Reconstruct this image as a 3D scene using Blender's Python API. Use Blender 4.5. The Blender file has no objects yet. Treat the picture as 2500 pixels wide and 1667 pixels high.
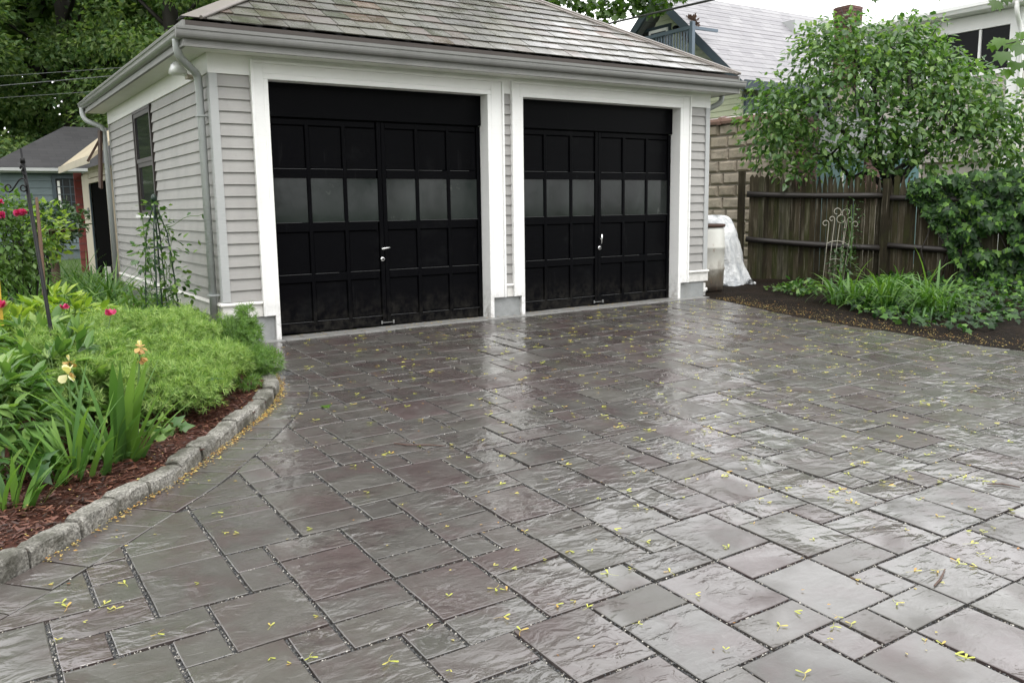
import bpy, math, random
import numpy as np
from mathutils import Vector, Matrix
RND = random.Random(7)
NR = np.random.default_rng(11)
SC = bpy.context.scene
COL = SC.collection

# ------------------------------------------------------------------ camera, sky, sun, exposure
YAW, PITCH, ROLL = -.5801, .1543, -.0136
CAM = np.array([-2.2018, -8.3469, 1.2634]); FPX = 2107.8863
cy, sy, cp, sp = math.cos(YAW), math.sin(YAW), math.cos(PITCH), math.sin(PITCH)
FW = np.array([-sy*cp, cy*cp, -sp]); RT = np.array([cy, sy, 0.]); UP = np.cross(RT, FW)
RT, UP = math.cos(ROLL)*RT + math.sin(ROLL)*UP, -math.sin(ROLL)*RT + math.cos(ROLL)*UP
cam = bpy.data.cameras.new('camera'); cam.lens = 36*FPX/2500; cam.sensor_width = 36
cam.clip_start = .05; cam.clip_end = 2000
co = bpy.data.objects.new('camera', cam); COL.objects.link(co)
co.matrix_world = Matrix(((RT[0], UP[0], -FW[0], CAM[0]), (RT[1], UP[1], -FW[1], CAM[1]), (RT[2], UP[2], -FW[2], CAM[2]), (0, 0, 0, 1)))
SC.camera = co

SUN_EL, SUN_AZ = math.radians(58), math.radians(150)
w = bpy.data.worlds.new('World'); SC.world = w; w.use_nodes = True
nt = w.node_tree; nt.nodes.clear()
sky = nt.nodes.new('ShaderNodeTexSky'); sky.sky_type = 'NISHITA'; sky.sun_disc = False
sky.sun_elevation = SUN_EL; sky.sun_rotation = SUN_AZ; sky.dust_density = 3.0; sky.air_density = 1.0
hs = nt.nodes.new('ShaderNodeHueSaturation'); hs.inputs['Saturation'].default_value = .12
mx = nt.nodes.new('ShaderNodeMix'); mx.data_type = 'RGBA'; mx.inputs[0].default_value = .75
mx.inputs[7].default_value = (8.5, 8.5, 8.55, 1)          # the even cloud sheet
bg = nt.nodes.new('ShaderNodeBackground'); bg.inputs[1].default_value = .13
wo = nt.nodes.new('ShaderNodeOutputWorld')
nt.links.new(sky.outputs[0], hs.inputs['Color']); nt.links.new(hs.outputs[0], mx.inputs[6])
nt.links.new(mx.outputs[2], bg.inputs[0]); nt.links.new(bg.outputs[0], wo.inputs[0])
sl = bpy.data.lights.new('sun', 'SUN'); sl.energy = .7; sl.angle = math.radians(35); sl.color = (1, .97, .93)
so = bpy.data.objects.new('sun', sl); COL.objects.link(so); so.location = (-10, -20, 30)
sd = Vector((math.sin(SUN_AZ)*math.cos(SUN_EL)*-1, math.cos(SUN_AZ)*math.cos(SUN_EL), math.sin(SUN_EL)))
so.rotation_euler = sd.to_track_quat('Z', 'Y').to_euler()
SC.view_settings.view_transform = 'Standard'; SC.view_settings.look = 'None'
SC.view_settings.exposure = 1.4; SC.view_settings.gamma = 1; SC.view_settings.use_curve_mapping = False
SC.render.resolution_x = 1024; SC.render.resolution_y = 682
SC.cycles.max_bounces = 6; SC.cycles.transparent_max_bounces = 6
SC.cycles.use_denoising = True

# ------------------------------------------------------------------ materials
def mat(name, col=(.5, .5, .5), rough=.6, spec=.5, metal=0., coat=0., coat_rough=.1):
    m = bpy.data.materials.new(name); m.use_nodes = True
    b = m.node_tree.nodes['Principled BSDF']
    b.inputs['Base Color'].default_value = (*col, 1); b.inputs['Roughness'].default_value = rough
    b.inputs['Specular IOR Level'].default_value = spec; b.inputs['Metallic'].default_value = metal
    b.inputs['Coat Weight'].default_value = coat; b.inputs['Coat Roughness'].default_value = coat_rough
    return m
class NT:
    def __init__(s, m): s.m = m; s.t = m.node_tree; s.b = s.t.nodes['Principled BSDF']
    def n(s, typ, **kw):
        nd = s.t.nodes.new('ShaderNode'+typ)
        for k, v in kw.items(): setattr(nd, k, v)
        return nd
    def l(s, a, b): s.t.links.new(a, b)
    def rnd(s):
        """one random number per object and per loose piece"""
        g = s.n('NewGeometry'); o = s.n('ObjectInfo'); a = s.n('Math', operation='ADD'); f = s.n('Math', operation='FRACT')
        s.l(g.outputs['Random Per Island'], a.inputs[0]); s.l(o.outputs['Random'], a.inputs[1]); s.l(a.outputs[0], f.inputs[0])
        return f.outputs[0]
    def ramp(s, fac, stops):
        r = s.n('ValToRGB'); e = r.color_ramp.elements
        while len(e) < len(stops): e.new(.5)
        for el, (p, c) in zip(e, stops): el.position = p; el.color = (*c, 1)
        s.l(fac, r.inputs[0]); return r.outputs[0]
    def coord(s, scale=(1, 1, 1), rot=(0, 0, 0), off=None, kind='world'):
        if kind == 'world': src = s.n('NewGeometry').outputs['Position']
        else: src = s.n('TexCoord').outputs['Object']
        if off is not None:
            sc_ = s.n('VectorMath', operation='SCALE'); sc_.inputs[0].default_value = (37, 53, 11); s.l(off, sc_.inputs['Scale'])
            ad = s.n('VectorMath', operation='ADD'); s.l(src, ad.inputs[0]); s.l(sc_.outputs[0], ad.inputs[1]); src = ad.outputs[0]
        mp = s.n('Mapping'); mp.inputs['Scale'].default_value = scale; mp.inputs['Rotation'].default_value = rot
        s.l(src, mp.inputs[0]); return mp.outputs[0]
    def noise(s, vec, scale, detail=4, rough=.55, dist=0.):
        n = s.n('TexNoise'); n.inputs['Scale'].default_value = scale; n.inputs['Detail'].default_value = detail
        n.inputs['Roughness'].default_value = rough; n.inputs['Distortion'].default_value = dist
        s.l(vec, n.inputs['Vector']); return n.outputs[0]
    def mix(s, fac, a, b, typ='MIX'):
        m = s.n('Mix'); m.data_type = 'RGBA'; m.blend_type = typ
        if hasattr(fac, 'is_linked'): s.l(fac, m.inputs[0])
        else: m.inputs[0].default_value = fac
        for v, i in ((a, 6), (b, 7)):
            if hasattr(v, 'is_linked'): s.l(v, m.inputs[i])
            else: m.inputs[i].default_value = (*v, 1)
        return m.outputs[2]
    def rng(s, fac, a, b, lo=0., hi=1.):
        m = s.n('MapRange'); m.inputs[1].default_value = lo; m.inputs[2].default_value = hi
        m.inputs[3].default_value = a; m.inputs[4].default_value = b; s.l(fac, m.inputs[0]); return m.outputs[0]
    def bump(s, h, strength, dist, prev=None):
        b = s.n('Bump'); b.inputs['Strength'].default_value = strength; b.inputs['Distance'].default_value = dist
        s.l(h, b.inputs['Height'])
        if prev is not None: s.l(prev, b.inputs['Normal'])
        return b.outputs[0]
    def set(s, **kw):
        for k, v in kw.items():
            i = s.b.inputs[k.replace('_', ' ')]
            if hasattr(v, 'is_linked'): s.l(v, i)
            else: i.default_value = v
        return s.m

def paint(name, col, rough=.45, dirt=.25, grain=True):
    m = mat(name, col, rough); t = NT(m)
    n1 = t.noise(t.coord((1, 1, .6)), 3.0, 5, .6); n2 = t.noise(t.coord((.5, .5, 6)), 9, 4)
    d = tuple(c*.72 for c in col)
    c = t.mix(t.rng(n1, 0, dirt*1.6, .42, .75), col, d)
    c = t.mix(t.rng(n2, 0, .25, .55, .8), c, tuple(c_*.8 for c_ in col))
    n3 = t.noise(t.coord((1, 1, 3)), 34, 3, .6); c = t.mix(t.rng(n3, 0, .35, .66, .74), c, tuple(q*.62 for q in col))
    g_ = t.n('NewGeometry'); sx_ = t.n('SeparateXYZ'); t.l(g_.outputs['Position'], sx_.inputs[0]); n4 = t.noise(t.coord(), 11, 5, .7)
    k_ = t.n('Math', operation='MULTIPLY'); t.l(t.rng(sx_.outputs[2], 1, 0, .0, .42), k_.inputs[0]); t.l(t.rng(n4, 0, .9, .42, .72), k_.inputs[1])
    c = t.mix(k_.outputs[0], c, (.12, .10, .075) if max(col) > .1 else (.03, .028, .024))
    t.set(Base_Color=c)
    if grain: t.set(Normal=t.bump(n2, .25, .004))
    return m
def leafmat(name, stops, rough=.38, trans=.3, spec=.5):
    m = mat(name, (.1, .2, .05), rough, spec); t = NT(m)
    c = t.ramp(t.rnd(), stops); t.l(c, t.b.inputs['Base Color'])
    tr = t.n('BsdfTranslucent'); mx = t.n('MixShader'); mx.inputs[0].default_value = trans
    h = t.mix(1.0, c, (1.25, 1.35, .6), 'MULTIPLY'); t.l(h, tr.inputs[0])
    out = t.t.nodes['Material Output']
    t.l(t.b.outputs[0], mx.inputs[1]); t.l(tr.outputs[0], mx.inputs[2]); t.l(mx.outputs[0], out.inputs[0])
    return m

MT = {}
MT['white'] = paint('white_paint', (.80, .80, .79), .42, .12)
MT['white_worn'] = paint('white_paint_worn', (.74, .73, .70), .5, .35)
MT['clap'] = paint('grey_clapboard_paint', (.32, .312, .30), .5, .4)
MT['trim_grey'] = paint('light_grey_trim', (.40, .41, .41), .45, .2)
MT['gutter'] = paint('grey_gutter_paint', (.23, .23, .225), .22, .35, False)
MT['downspout'] = paint('grey_downspout_paint', (.37, .39, .39), .35, .3, False)
MT['soffit'] = paint('soffit_paint', (.74, .75, .70), .5, .15)
MT['fascia'] = paint('fascia_paint', (.20, .20, .19), .5, .35)
MT['fascia_dark'] = paint('weathered_roof_edge', (.055, .045, .04), .7, .3)
MT['black'] = paint('black_door_paint', (.0016, .0016, .0024), .40, .2); MT['black'].node_tree.nodes['Principled BSDF'].inputs['Specular IOR Level'].default_value = .05
MT['black_edge'] = paint('black_door_panel_paint', (.0018, .0018, .0026), .36, .2); MT['black_edge'].node_tree.nodes['Principled BSDF'].inputs['Specular IOR Level'].default_value = .05
for k_ in ('black', 'black_edge'):
    t_ = NT(MT[k_]); ns_ = t_.noise(t_.coord((6, 6, .5)), 3, 5, .7); nb_ = t_.noise(t_.coord(), 2.0, 5, .7); src_ = t_.b.inputs['Base Color'].links[0].from_socket
    c_ = t_.mix(t_.rng(ns_, 0, .8, .62, .80), src_, (.014, .014, .015)); c_ = t_.mix(t_.rng(nb_, 0, .7, .58, .78), c_, (.009, .0095, .010)); t_.l(c_, t_.b.inputs['Base Color'])
MT['dark'] = mat('dark_interior', (.006, .006, .006), .95, 0.); MT['worn'] = mat('worn_black_edge', (.035, .036, .038), .5)
MT['chrome'] = mat('bright_metal', (.7, .7, .7), .2, metal=1.)
MT['steel'] = mat('dull_metal', (.32, .32, .32), .4, metal=1.)
MT['black_metal'] = mat('black_iron', (.006, .006, .0065), .45, .2)
MT['pvc'] = paint('white_pvc', (.72, .72, .70), .4, .3, False)
MT['cable'] = mat('black_cable', (.012, .012, .012), .6)
MT['wire'] = mat('grey_wire', (.10, .105, .11), .5)
def f():
    m = mat('dusty_pane_glass', (.05, .06, .055), .12); t = NT(m)
    n = t.noise(t.coord((1, 1, 1)), 5, 6, .7); n2 = t.noise(t.coord((1, 1, .5)), 1.6, 3, .5, .8); r = t.rnd()
    c = t.ramp(n2, [(.3, (.005, .006, .006)), (.55, (.012, .015, .014)), (.75, (.024, .029, .027))])
    c = t.mix(t.rng(r, .1, .7), c, (.012, .017, .016)); c = t.mix(t.rng(n, 0, .8, .64, .74), c, (.085, .09, .085))
    t.set(Base_Color=c, Roughness=t.rng(n, .03, .16, .3, .7), Specular_IOR_Level=.25)
    return m
MT['pane'] = f()
MT['win_glass'] = mat('window_glass', (.03, .032, .035), .06)
MT['screen_glass'] = mat('porch_screen', (.005, .006, .007), .3, .12)
def f():
    m = mat('painted_concrete', (.30, .37, .37), .7); t = NT(m)
    n = t.noise(t.coord(), 9, 6, .65); n2 = t.noise(t.coord(), 2.2, 3)
    c = t.ramp(n, [(.3, (.21, .22, .22)), (.7, (.30, .31, .31))]); c = t.mix(t.rng(n2, 0, .5, .5, .75), c, (.20, .20, .18))
    return t.set(Base_Color=c, Normal=t.bump(n, .3, .01))
MT['concrete'] = f()
def f():
    m = mat('apron_concrete', (.3, .3, .3), .35); t = NT(m); r = t.rnd()
    n = t.noise(t.coord(), 14, 6, .65)
    c = t.mix(t.rng(n, .2, .8, .3, .7), (.15, .15, .143), (.27, .27, .265))
    c = t.mix(t.rng(r, 0, .35), c, (.17, .165, .155))
    return t.set(Base_Color=c, Normal=t.bump(n, .3, .006))
MT['apron'] = f()
def f():      # wet riven paving stone
    m = mat('wet_paving_stone', (.1, .1, .1), .3); t = NT(m); r = t.rnd()
    base = t.ramp(r, [(0, (.064, .062, .053)), (.22, (.076, .072, .067)), (.42, (.054, .051, .047)), (.58, (.080, .075, .070)), (.70, (.070, .064, .058)), (.76, (.068, .055, .053)), (.90, (.060, .047, .046)), (.93, (.080, .078, .068)), (1, (.066, .061, .056))])
    v = t.coord(off=r)
    n1 = t.noise(v, 3.2, 4, .55, .4); n2 = t.noise(v, 16, 6, .7, .3)
    c = t.mix(t.rng(n1, 0, .7, .47, .66), base, (.064, .044, .044))
    c = t.mix(t.rng(n1, 0, .6, .52, .30), c, (.088, .084, .078))
    c = t.mix(t.rng(n2, 0, .6, .58, .78), c, (.15, .145, .137))
    c = t.mix(t.rng(n2, 0, .4, .46, .22), c, (.028, .026, .025))
    c = t.mix(1.0, c, (.955, .94, .92), 'MULTIPLY')
    vs = t.coord((1.0, 1.9, 1), (0, 0, .35), r)
    riv0 = t.noise(vs, 9.0, 3.2, .52, .7); msk = t.rng(t.noise(t.coord(off=r), 1.9, 2, .5, .8), .22, 1.0, .42, .62)
    rm = t.n('Math', operation='MULTIPLY'); t.l(riv0, rm.inputs[0]); t.l(msk, rm.inputs[1]); riv = rm.outputs[0]
    st = t.n('TexNoise'); st.noise_type = 'RIDGED_MULTIFRACTAL'
    st.inputs['Scale'].default_value = 2.2; st.inputs['Detail'].default_value = 4; st.inputs['Distortion'].default_value = .9
    t.l(vs, st.inputs['Vector'])
    pud = t.noise(t.coord(off=r), 2.2, 3, .5, .6)
    b1 = t.bump(riv, .35, .016); b2 = t.bump(n2, .25, .004, b1)
    c1 = t.bump(riv, .62, .022)
    r2 = t.n('Math', operation='FRACT'); r7 = t.n('Math', operation='MULTIPLY'); r7.inputs[1].default_value = 7.31; t.l(r, r7.inputs[0]); t.l(r7.outputs[0], r2.inputs[0])
    bn = t.n('Bump'); bn.inputs['Distance'].default_value = .012; vein = t.rng(st.outputs[0], 0, 1, .55, 1.0); t.l(vein, bn.inputs['Height']); t.l(c1, bn.inputs['Normal']); t.l(t.rng(r2.outputs[0], .10, .55), bn.inputs['Strength']); c1 = bn.outputs[0]
    t.set(Base_Color=c, Roughness=t.rng(n2, .35, .6, .35, .7), Specular_IOR_Level=.25, Normal=b2, Coat_Weight=t.rng(pud, .40, 1.0, .36, .56), Coat_Roughness=t.rng(pud, .20, .075, .38, .58))
    t.b.inputs['Coat IOR'].default_value = 1.75
    t.l(c1, t.b.inputs['Coat Normal'])
    return m
MT['paver'] = f()
def f():
    m = mat('joint_gravel', (.05, .05, .05), .5); t = NT(m)
    v = t.n('TexVoronoi'); v.inputs['Scale'].default_value = 140; t.l(t.coord(), v.inputs['Vector'])
    c = t.ramp(v.outputs['Color'], [(0, (.012, .013, .014)), (.5, (.03, .032, .034)), (.75, (.10, .10, .095)), (1, (.34, .33, .30))])
    return t.set(Base_Color=c, Normal=t.bump(v.outputs['Distance'], .9, .006))
MT['gravel'] = f()
def f():
    m = mat('gravel_chips', (.1, .1, .1), .45); t = NT(m)
    return t.set(Base_Color=t.ramp(t.rnd(), [(0, (.02, .022, .024)), (.5, (.05, .052, .055)), (.72, (.12, .115, .11)), (.86, (.30, .28, .24)), (1, (.5, .48, .44))]))
MT['chips'] = f()
def f():
    m = mat('granite', (.3, .3, .28), .75); t = NT(m); o = t.coord(kind='world')
    n = t.noise(o, 90, 3, .6); n2 = t.noise(o, 7, 5, .6)
    c = t.ramp(n, [(.3, (.045, .044, .04)), (.48, (.18, .172, .152)), (.6, (.27, .26, .232)), (.75, (.40, .39, .36))])
    c = t.mix(t.rng(n2, 0, .85, .44, .64), c, (.040, .038, .026))
    return t.set(Base_Color=c, Roughness=.6, Normal=t.bump(n, .4, .006, t.bump(n2, .8, .03)))
MT['granite'] = f()
def f():
    m = mat('mulch', (.06, .025, .015), .7); t = NT(m)
    n = t.noise(t.coord((1, 2, 1)), 28, 5, .7)
    return t.set(Base_Color=t.ramp(n, [(.3, (.012, .006, .005)), (.5, (.05, .018, .012)), (.7, (.11, .042, .026))]), Specular_IOR_Level=.15, Normal=t.bump(n, .9, .02))
MT['mulch'] = f()
def f():
    m = mat('mulch_chips', (.08, .03, .02), .55); t = NT(m)
    return t.set(Base_Color=t.ramp(t.rnd(), [(0, (.018, .008, .006)), (.45, (.060, .020, .013)), (.8, (.115, .040, .024)), (1, (.17, .075, .045))]))
MT['chip'] = f()
def f():
    m = mat('soil', (.05, .04, .03), .8); t = NT(m)
    n = t.noise(t.coord(), 22, 6, .7); n2 = t.noise(t.coord(), 2.5, 4)
    c = t.ramp(n, [(.35, (.004, .003, .0025)), (.6, (.018, .013, .009)), (.8, (.05, .036, .024))])
    c = t.mix(t.rng(n2, 0, .4, .5, .7), c, (.036, .023, .015))
    return t.set(Base_Color=c, Specular_IOR_Level=.08, Normal=t.bump(n, 1.0, .05))
MT['soil'] = f()
def f():
    m = mat('turf', (.06, .11, .03), .9); t = NT(m)
    n = t.noise(t.coord(), 6, 6, .7)
    return t.set(Base_Color=t.ramp(n, [(.3, (.025, .05, .012)), (.7, (.075, .13, .03))]), Normal=t.bump(n, .8, .05))
MT['turf'] = f()
def f():
    m = mat('wet_slate', (.2, .2, .18), .35); t = NT(m); r = t.rnd()
    c = t.ramp(r, [(0, (.080, .078, .062)), (.2, (.070, .069, .060)), (.36, (.096, .090, .068)), (.52, (.060, .058, .052)), (.66, (.082, .070, .062)), (.76, (.088, .082, .066)), (.84, (.078, .060, .050)), (.91, (.100, .062, .040)), (.95, (.072, .072, .066)), (1, (.046, .040, .034))])
    n = t.noise(t.coord(off=r), 9, 6, .65, .4)
    c = t.mix(t.rng(n, 0, .6, .48, .75), c, (.040, .034, .026)); c = t.mix(t.rng(n, 0, .5, .46, .2), c, (.125, .120, .10))
    n3 = t.noise(t.coord(off=r), 2.5, 3)
    return t.set(Base_Color=c, Roughness=t.rng(n3, .10, .40, .35, .65), Specular_IOR_Level=.6, Normal=t.bump(n, .25, .006))
MT['slate'] = f()
MT['roofmetal'] = paint('weathered_hip_metal', (.17, .15, .135), .3, .5, False)
def shingle(name, c1, c2, sc=1.0):
    m = mat(name, c1, .7); t = NT(m)
    b = t.n('TexBrick'); b.inputs['Scale'].default_value = 1; b.inputs['Color1'].default_value = (*c1, 1); b.inputs['Color2'].default_value = (*c2, 1)
    b.inputs['Mortar'].default_value = (*[c*.6 for c in c1], 1); b.inputs['Mortar Size'].default_value = .006; b.inputs['Brick Width'].default_value = .3*sc; b.inputs['Row Height'].default_value = .14*sc
    t.l(t.coord(kind='obj'), b.inputs['Vector'])
    n = t.noise(t.coord(), 3, 6, .7)
    c = t.mix(t.rng(n, 0, .5, .4, .7), b.outputs['Color'], c2)
    return t.set(Base_Color=c, Normal=t.bump(n, .2, .02))
MT['shingle_grey'] = shingle('grey_roof_shingles', (.20, .196, .208), (.27, .266, .275), 1.6)
MT['shingle_dark'] = shingle('dark_roof_shingles', (.022, .021, .024), (.038, .037, .040), 1.3)
MT['cream_green'] = paint('pale_green_clapboard', (.50, .53, .38), .6, .2)
MT['slate_blue'] = paint('slate_blue_trim', (.040, .058, .072), .5, .2)
MT['blue_rail'] = paint('grey_blue_railing', (.10, .135, .17), .5, .2)
MT['bluegrey'] = paint('blue_grey_clapboard', (.105, .140, .150), .6, .25)
MT['teal'] = paint('teal_door_paint', (.055, .13, .135), .5, .25)
MT['cream'] = paint('cream_paint', (.42, .37, .29), .55, .3)
MT['tan_roof'] = paint('lichened_tan_roof', (.36, .31, .22), .8, .5)
MT['red'] = paint('red_clapboard', (.16, .028, .024), .6, .3)
MT['rust'] = paint('rusty_brown_board', (.06, .032, .022), .8, .5)
MT['brownwin'] = paint('dark_brown_sash', (.035, .028, .025), .5, .3)
MT['greyclap2'] = paint('warm_grey_clapboard', (.40, .38, .34), .55, .2)
MT['ochre'] = paint('ochre_board', (.42, .27, .02), .5, .2)
MT['stake'] = paint('weathered_stake', (.12, .07, .045), .8, .4)
MT['coping'] = paint('terracotta_coping', (.16, .10, .08), .25, .4, False)
def f():
    m = mat('rockface_block', (.28, .24, .19), .85); t = NT(m); r = t.rnd()
    n = t.noise(t.coord(off=r), 7, 6, .65); n2 = t.noise(t.coord(), 1.3, 4)
    c = t.ramp(r, [(0, (.26, .22, .165)), (.35, (.32, .275, .215)), (.7, (.28, .245, .195)), (1, (.34, .295, .235))])
    c = t.mix(t.rng(n, 0, .6, .45, .75), c, (.12, .105, .085)); c = t.mix(t.rng(n2, 0, .6, .55, .72), c, (.14, .13, .055))
    return t.set(Base_Color=c, Normal=t.bump(n, .7, .04))
MT['block'] = f()
MT['mortar'] = paint('mortar', (.34, .31, .26), .9, .3)
def f():
    m = mat('red_brick', (.22, .06, .04), .85); t = NT(m); r = t.rnd()
    n = t.noise(t.coord(off=r), 14, 5, .6)
    c = t.ramp(r, [(0, (.085, .043, .036)), (.5, (.12, .060, .050)), (1, (.070, .038, .033))])
    c = t.mix(t.rng(n, 0, .4, .5, .75), c, (.20, .12, .10)); return t.set(Base_Color=c, Normal=t.bump(n, .5, .01))
MT['brick'] = f()
def f():
    m = mat('weathered_fence_wood', (.12, .1, .07), .85); t = NT(m); r = t.rnd()
    v = t.coord((1, 1, .07), off=r); n = t.noise(v, 24, 6, .7, .3); n2 = t.noise(t.coord(off=r), 1.6, 4, .6)
    c = t.ramp(r, [(0, (.018, .015, .008)), (.3, (.032, .026, .014)), (.6, (.048, .040, .025)), (.8, (.028, .030, .010)), (1, (.062, .056, .042))])
    c = t.mix(t.rng(n, 0, .9, .47, .72), c, (.004, .003, .0025)); c = t.mix(t.rng(n, 0, .75, .46, .26), c, (.17, .155, .12))
    c = t.mix(t.rng(n2, 0, .7, .52, .68), c, (.026, .032, .007))
    return t.set(Base_Color=c, Roughness=.8, Specular_IOR_Level=.15, Normal=t.bump(n, .6, .012))
MT['fence'] = f()
MT['fence_rail'] = paint('dark_wet_fence_rail', (.012, .009, .007), .6, .4)
def f():
    m = mat('dirty_white_plastic', (.62, .62, .58), .45); t = NT(m)
    g = t.n('NewGeometry'); sx = t.n('SeparateXYZ'); t.l(g.outputs['Position'], sx.inputs[0])
    n = t.noise(t.coord((1, 1, .5)), 5, 6, .7)
    h = t.n('Math', operation='ADD'); t.l(sx.outputs[2], h.inputs[0]); k = t.rng(n, -.28, .28); t.l(k, h.inputs[1])
    c = t.ramp(h.outputs[0], [(.06, (.045, .035, .028)), (.28, (.16, .14, .11)), (.42, (.42, .41, .37)), (.9, (.60, .60, .56))])
    n4 = t.noise(t.coord((1, 1, .25)), 16, 4, .7)
    c = t.mix(t.rng(n4, 0, .7, .6, .72), c, (.22, .12, .06))
    return t.set(Base_Color=c)
MT['barrel'] = f()
def f():
    m = mat('white_plastic_sheet', (.72, .73, .74), .22); t = NT(m)
    n = t.noise(t.coord((1, 1, .5)), 5, 4, .5, 1.6)
    return t.set(Base_Color=t.ramp(n, [(.3, (.36, .38, .40)), (.65, (.62, .63, .63))]), Normal=t.bump(t.noise(t.coord(), 13, 4, .6, 1.5), .55, .04, t.bump(n, .6, .06)))
MT['sheet'] = f()
MT['lightglass'] = mat('flood_lamp_glass', (.75, .76, .76), .15)
MT['trellis'] = paint('cream_wire', (.30, .285, .235), .5, .3, False)
MT['obelisk'] = mat('dark_green_wire', (.012, .030, .020), .4)
MT['seed'] = leafmat('maple_seed', [(0, (.42, .44, .07)), (.5, (.50, .52, .10)), (.8, (.55, .46, .12)), (1, (.50, .27, .06))], .5, .25)
MT['litter'] = leafmat('fallen_petals', [(0, (.40, .17, .03)), (.3, (.46, .29, .07)), (.7, (.50, .43, .15)), (1, (.16, .06, .02))], .6, .15)
MT['twig'] = mat('wet_twig', (.075, .035, .022), .5)
MT['bark'] = paint('dark_wet_bark', (.022, .018, .015), .75, .4)
G = {}
G['tree'] = leafmat('dark_tree_leaves', [(0, (.06, .12, .046)), (.5, (.125, .205, .075)), (.85, (.19, .27, .10)), (1, (.23, .30, .16))], .5, .48, .3)
G['maple'] = leafmat('maple_leaves', [(0, (.035, .075, .015)), (.6, (.055, .11, .02)), (1, (.09, .16, .03))], .4, .45)
G['bough'] = leafmat('light_tree_leaves', [(0, (.06, .125, .048)), (.5, (.13, .205, .075)), (.85, (.20, .27, .10)), (1, (.24, .30, .15))], .5, .5, .3)
G['maple_lit'] = leafmat('young_maple_leaves', [(0, (.05, .12, .016)), (1, (.11, .22, .028))], .4, .5)
G['apple'] = leafmat('glossy_tree_leaves', [(0, (.036, .088, .026)), (.45, (.080, .165, .048)), (.8, (.14, .245, .070)), (1, (.22, .33, .10))], .30, .42)
G['ivy'] = leafmat('ivy_leaves', [(0, (.007, .026, .006)), (.5, (.016, .052, .009)), (.8, (.050, .13, .018)), (1, (.13, .25, .035))], .48, .25, .3)
G['peony'] = leafmat('peony_leaves', [(0, (.060, .140, .036)), (.5, (.12, .225, .058)), (.85, (.19, .31, .085)), (1, (.27, .38, .11))], .34, .34, .4)
G['lime'] = leafmat('lime_leaves', [(0, (.17, .28, .04)), (.6, (.27, .39, .06)), (1, (.38, .47, .09))], .4, .4)
G['daylily'] = leafmat('daylily_blades', [(0, (.042, .110, .024)), (.6, (.080, .175, .034)), (1, (.14, .25, .05))], .40, .34, .35)
G['iris'] = leafmat('iris_blades', [(0, (.075, .165, .050)), (.6, (.11, .225, .055)), (1, (.17, .30, .06))], .40, .32, .35)
G['amsonia'] = leafmat('feathery_leaves', [(0, (.13, .235, .055)), (.5, (.23, .355, .095)), (1, (.38, .49, .17))], .5, .35, .3)
G['amsonia_dark'] = leafmat('feathery_leaves_dark', [(0, (.09, .18, .045)), (1, (.18, .30, .075))], .5, .38, .3)
G['vine'] = leafmat('vine_leaves', [(0, (.025, .075, .022)), (.5, (.07, .16, .03)), (1, (.17, .27, .06))], .35, .35)
G['rose'] = leafmat('rose_bush_leaves', [(0, (.055, .12, .022)), (.6, (.095, .185, .033)), (1, (.16, .26, .06))], .4, .35)
G['shrub'] = leafmat('dark_shrub_leaves', [(0, (.022, .055, .016)), (1, (.05, .105, .03))], .35, .25)
G['grass'] = leafmat('lawn_blades', [(0, (.05, .10, .02)), (1, (.11, .19, .04))], .5, .3)
G['pink'] = leafmat('magenta_petals', [(0, (.50, .02, .14)), (1, (.66, .08, .26))], .5, .3)
G['purple'] = leafmat('violet_petals', [(0, (.22, .10, .42)), (1, (.36, .22, .55))], .5, .3)
G['cream_fl'] = leafmat('cream_petals', [(0, (.68, .60, .22)), (1, (.80, .78, .60))], .5, .3)
G['wither'] = leafmat('withered_petals', [(0, (.52, .36, .12)), (1, (.36, .19, .07))], .6, .25)
G['stem'] = mat('green_stem', (.08, .15, .035), .5)

# ------------------------------------------------------------------ geometry helpers
def link(o, parent=None):
    COL.objects.link(o)
    if parent is not None: o.parent = parent
    return o
def make(name, v, fc, m, parent=None, smooth=False, kind=None, label=None, cat=None, group=None):
    me = bpy.data.meshes.new(name); me.from_pydata([tuple(map(float, p)) for p in v], [], [tuple(map(int, q)) for q in fc]); me.update()
    me.materials.append(m)
    if smooth: me.polygons.foreach_set('use_smooth', [True]*len(me.polygons))
    o = bpy.data.objects.new(name, me); link(o, parent); return tag(o, label, cat, group, kind)
def tag(o, label=None, cat=None, group=None, kind=None):
    if label: o['label'] = label
    if cat: o['category'] = cat
    if group: o['group'] = group
    if kind: o['kind'] = kind
    return o
def thing(name, label, cat, loc=(0, 0, 0), rz=0., group=None):
    o = bpy.data.objects.new(name, None); o.empty_display_size = .1; COL.objects.link(o); o.location = loc; o.rotation_euler = (0, 0, rz)
    return tag(o, label, cat, group)
def inst(name, me, parent=None, loc=(0, 0, 0), rot=(0, 0, 0), sc=1.0):
    o = bpy.data.objects.new(name, me); link(o, parent); o.location = loc; o.rotation_euler = rot
    o.scale = (sc, sc, sc) if not hasattr(sc, '__len__') else sc
    return o
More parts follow.
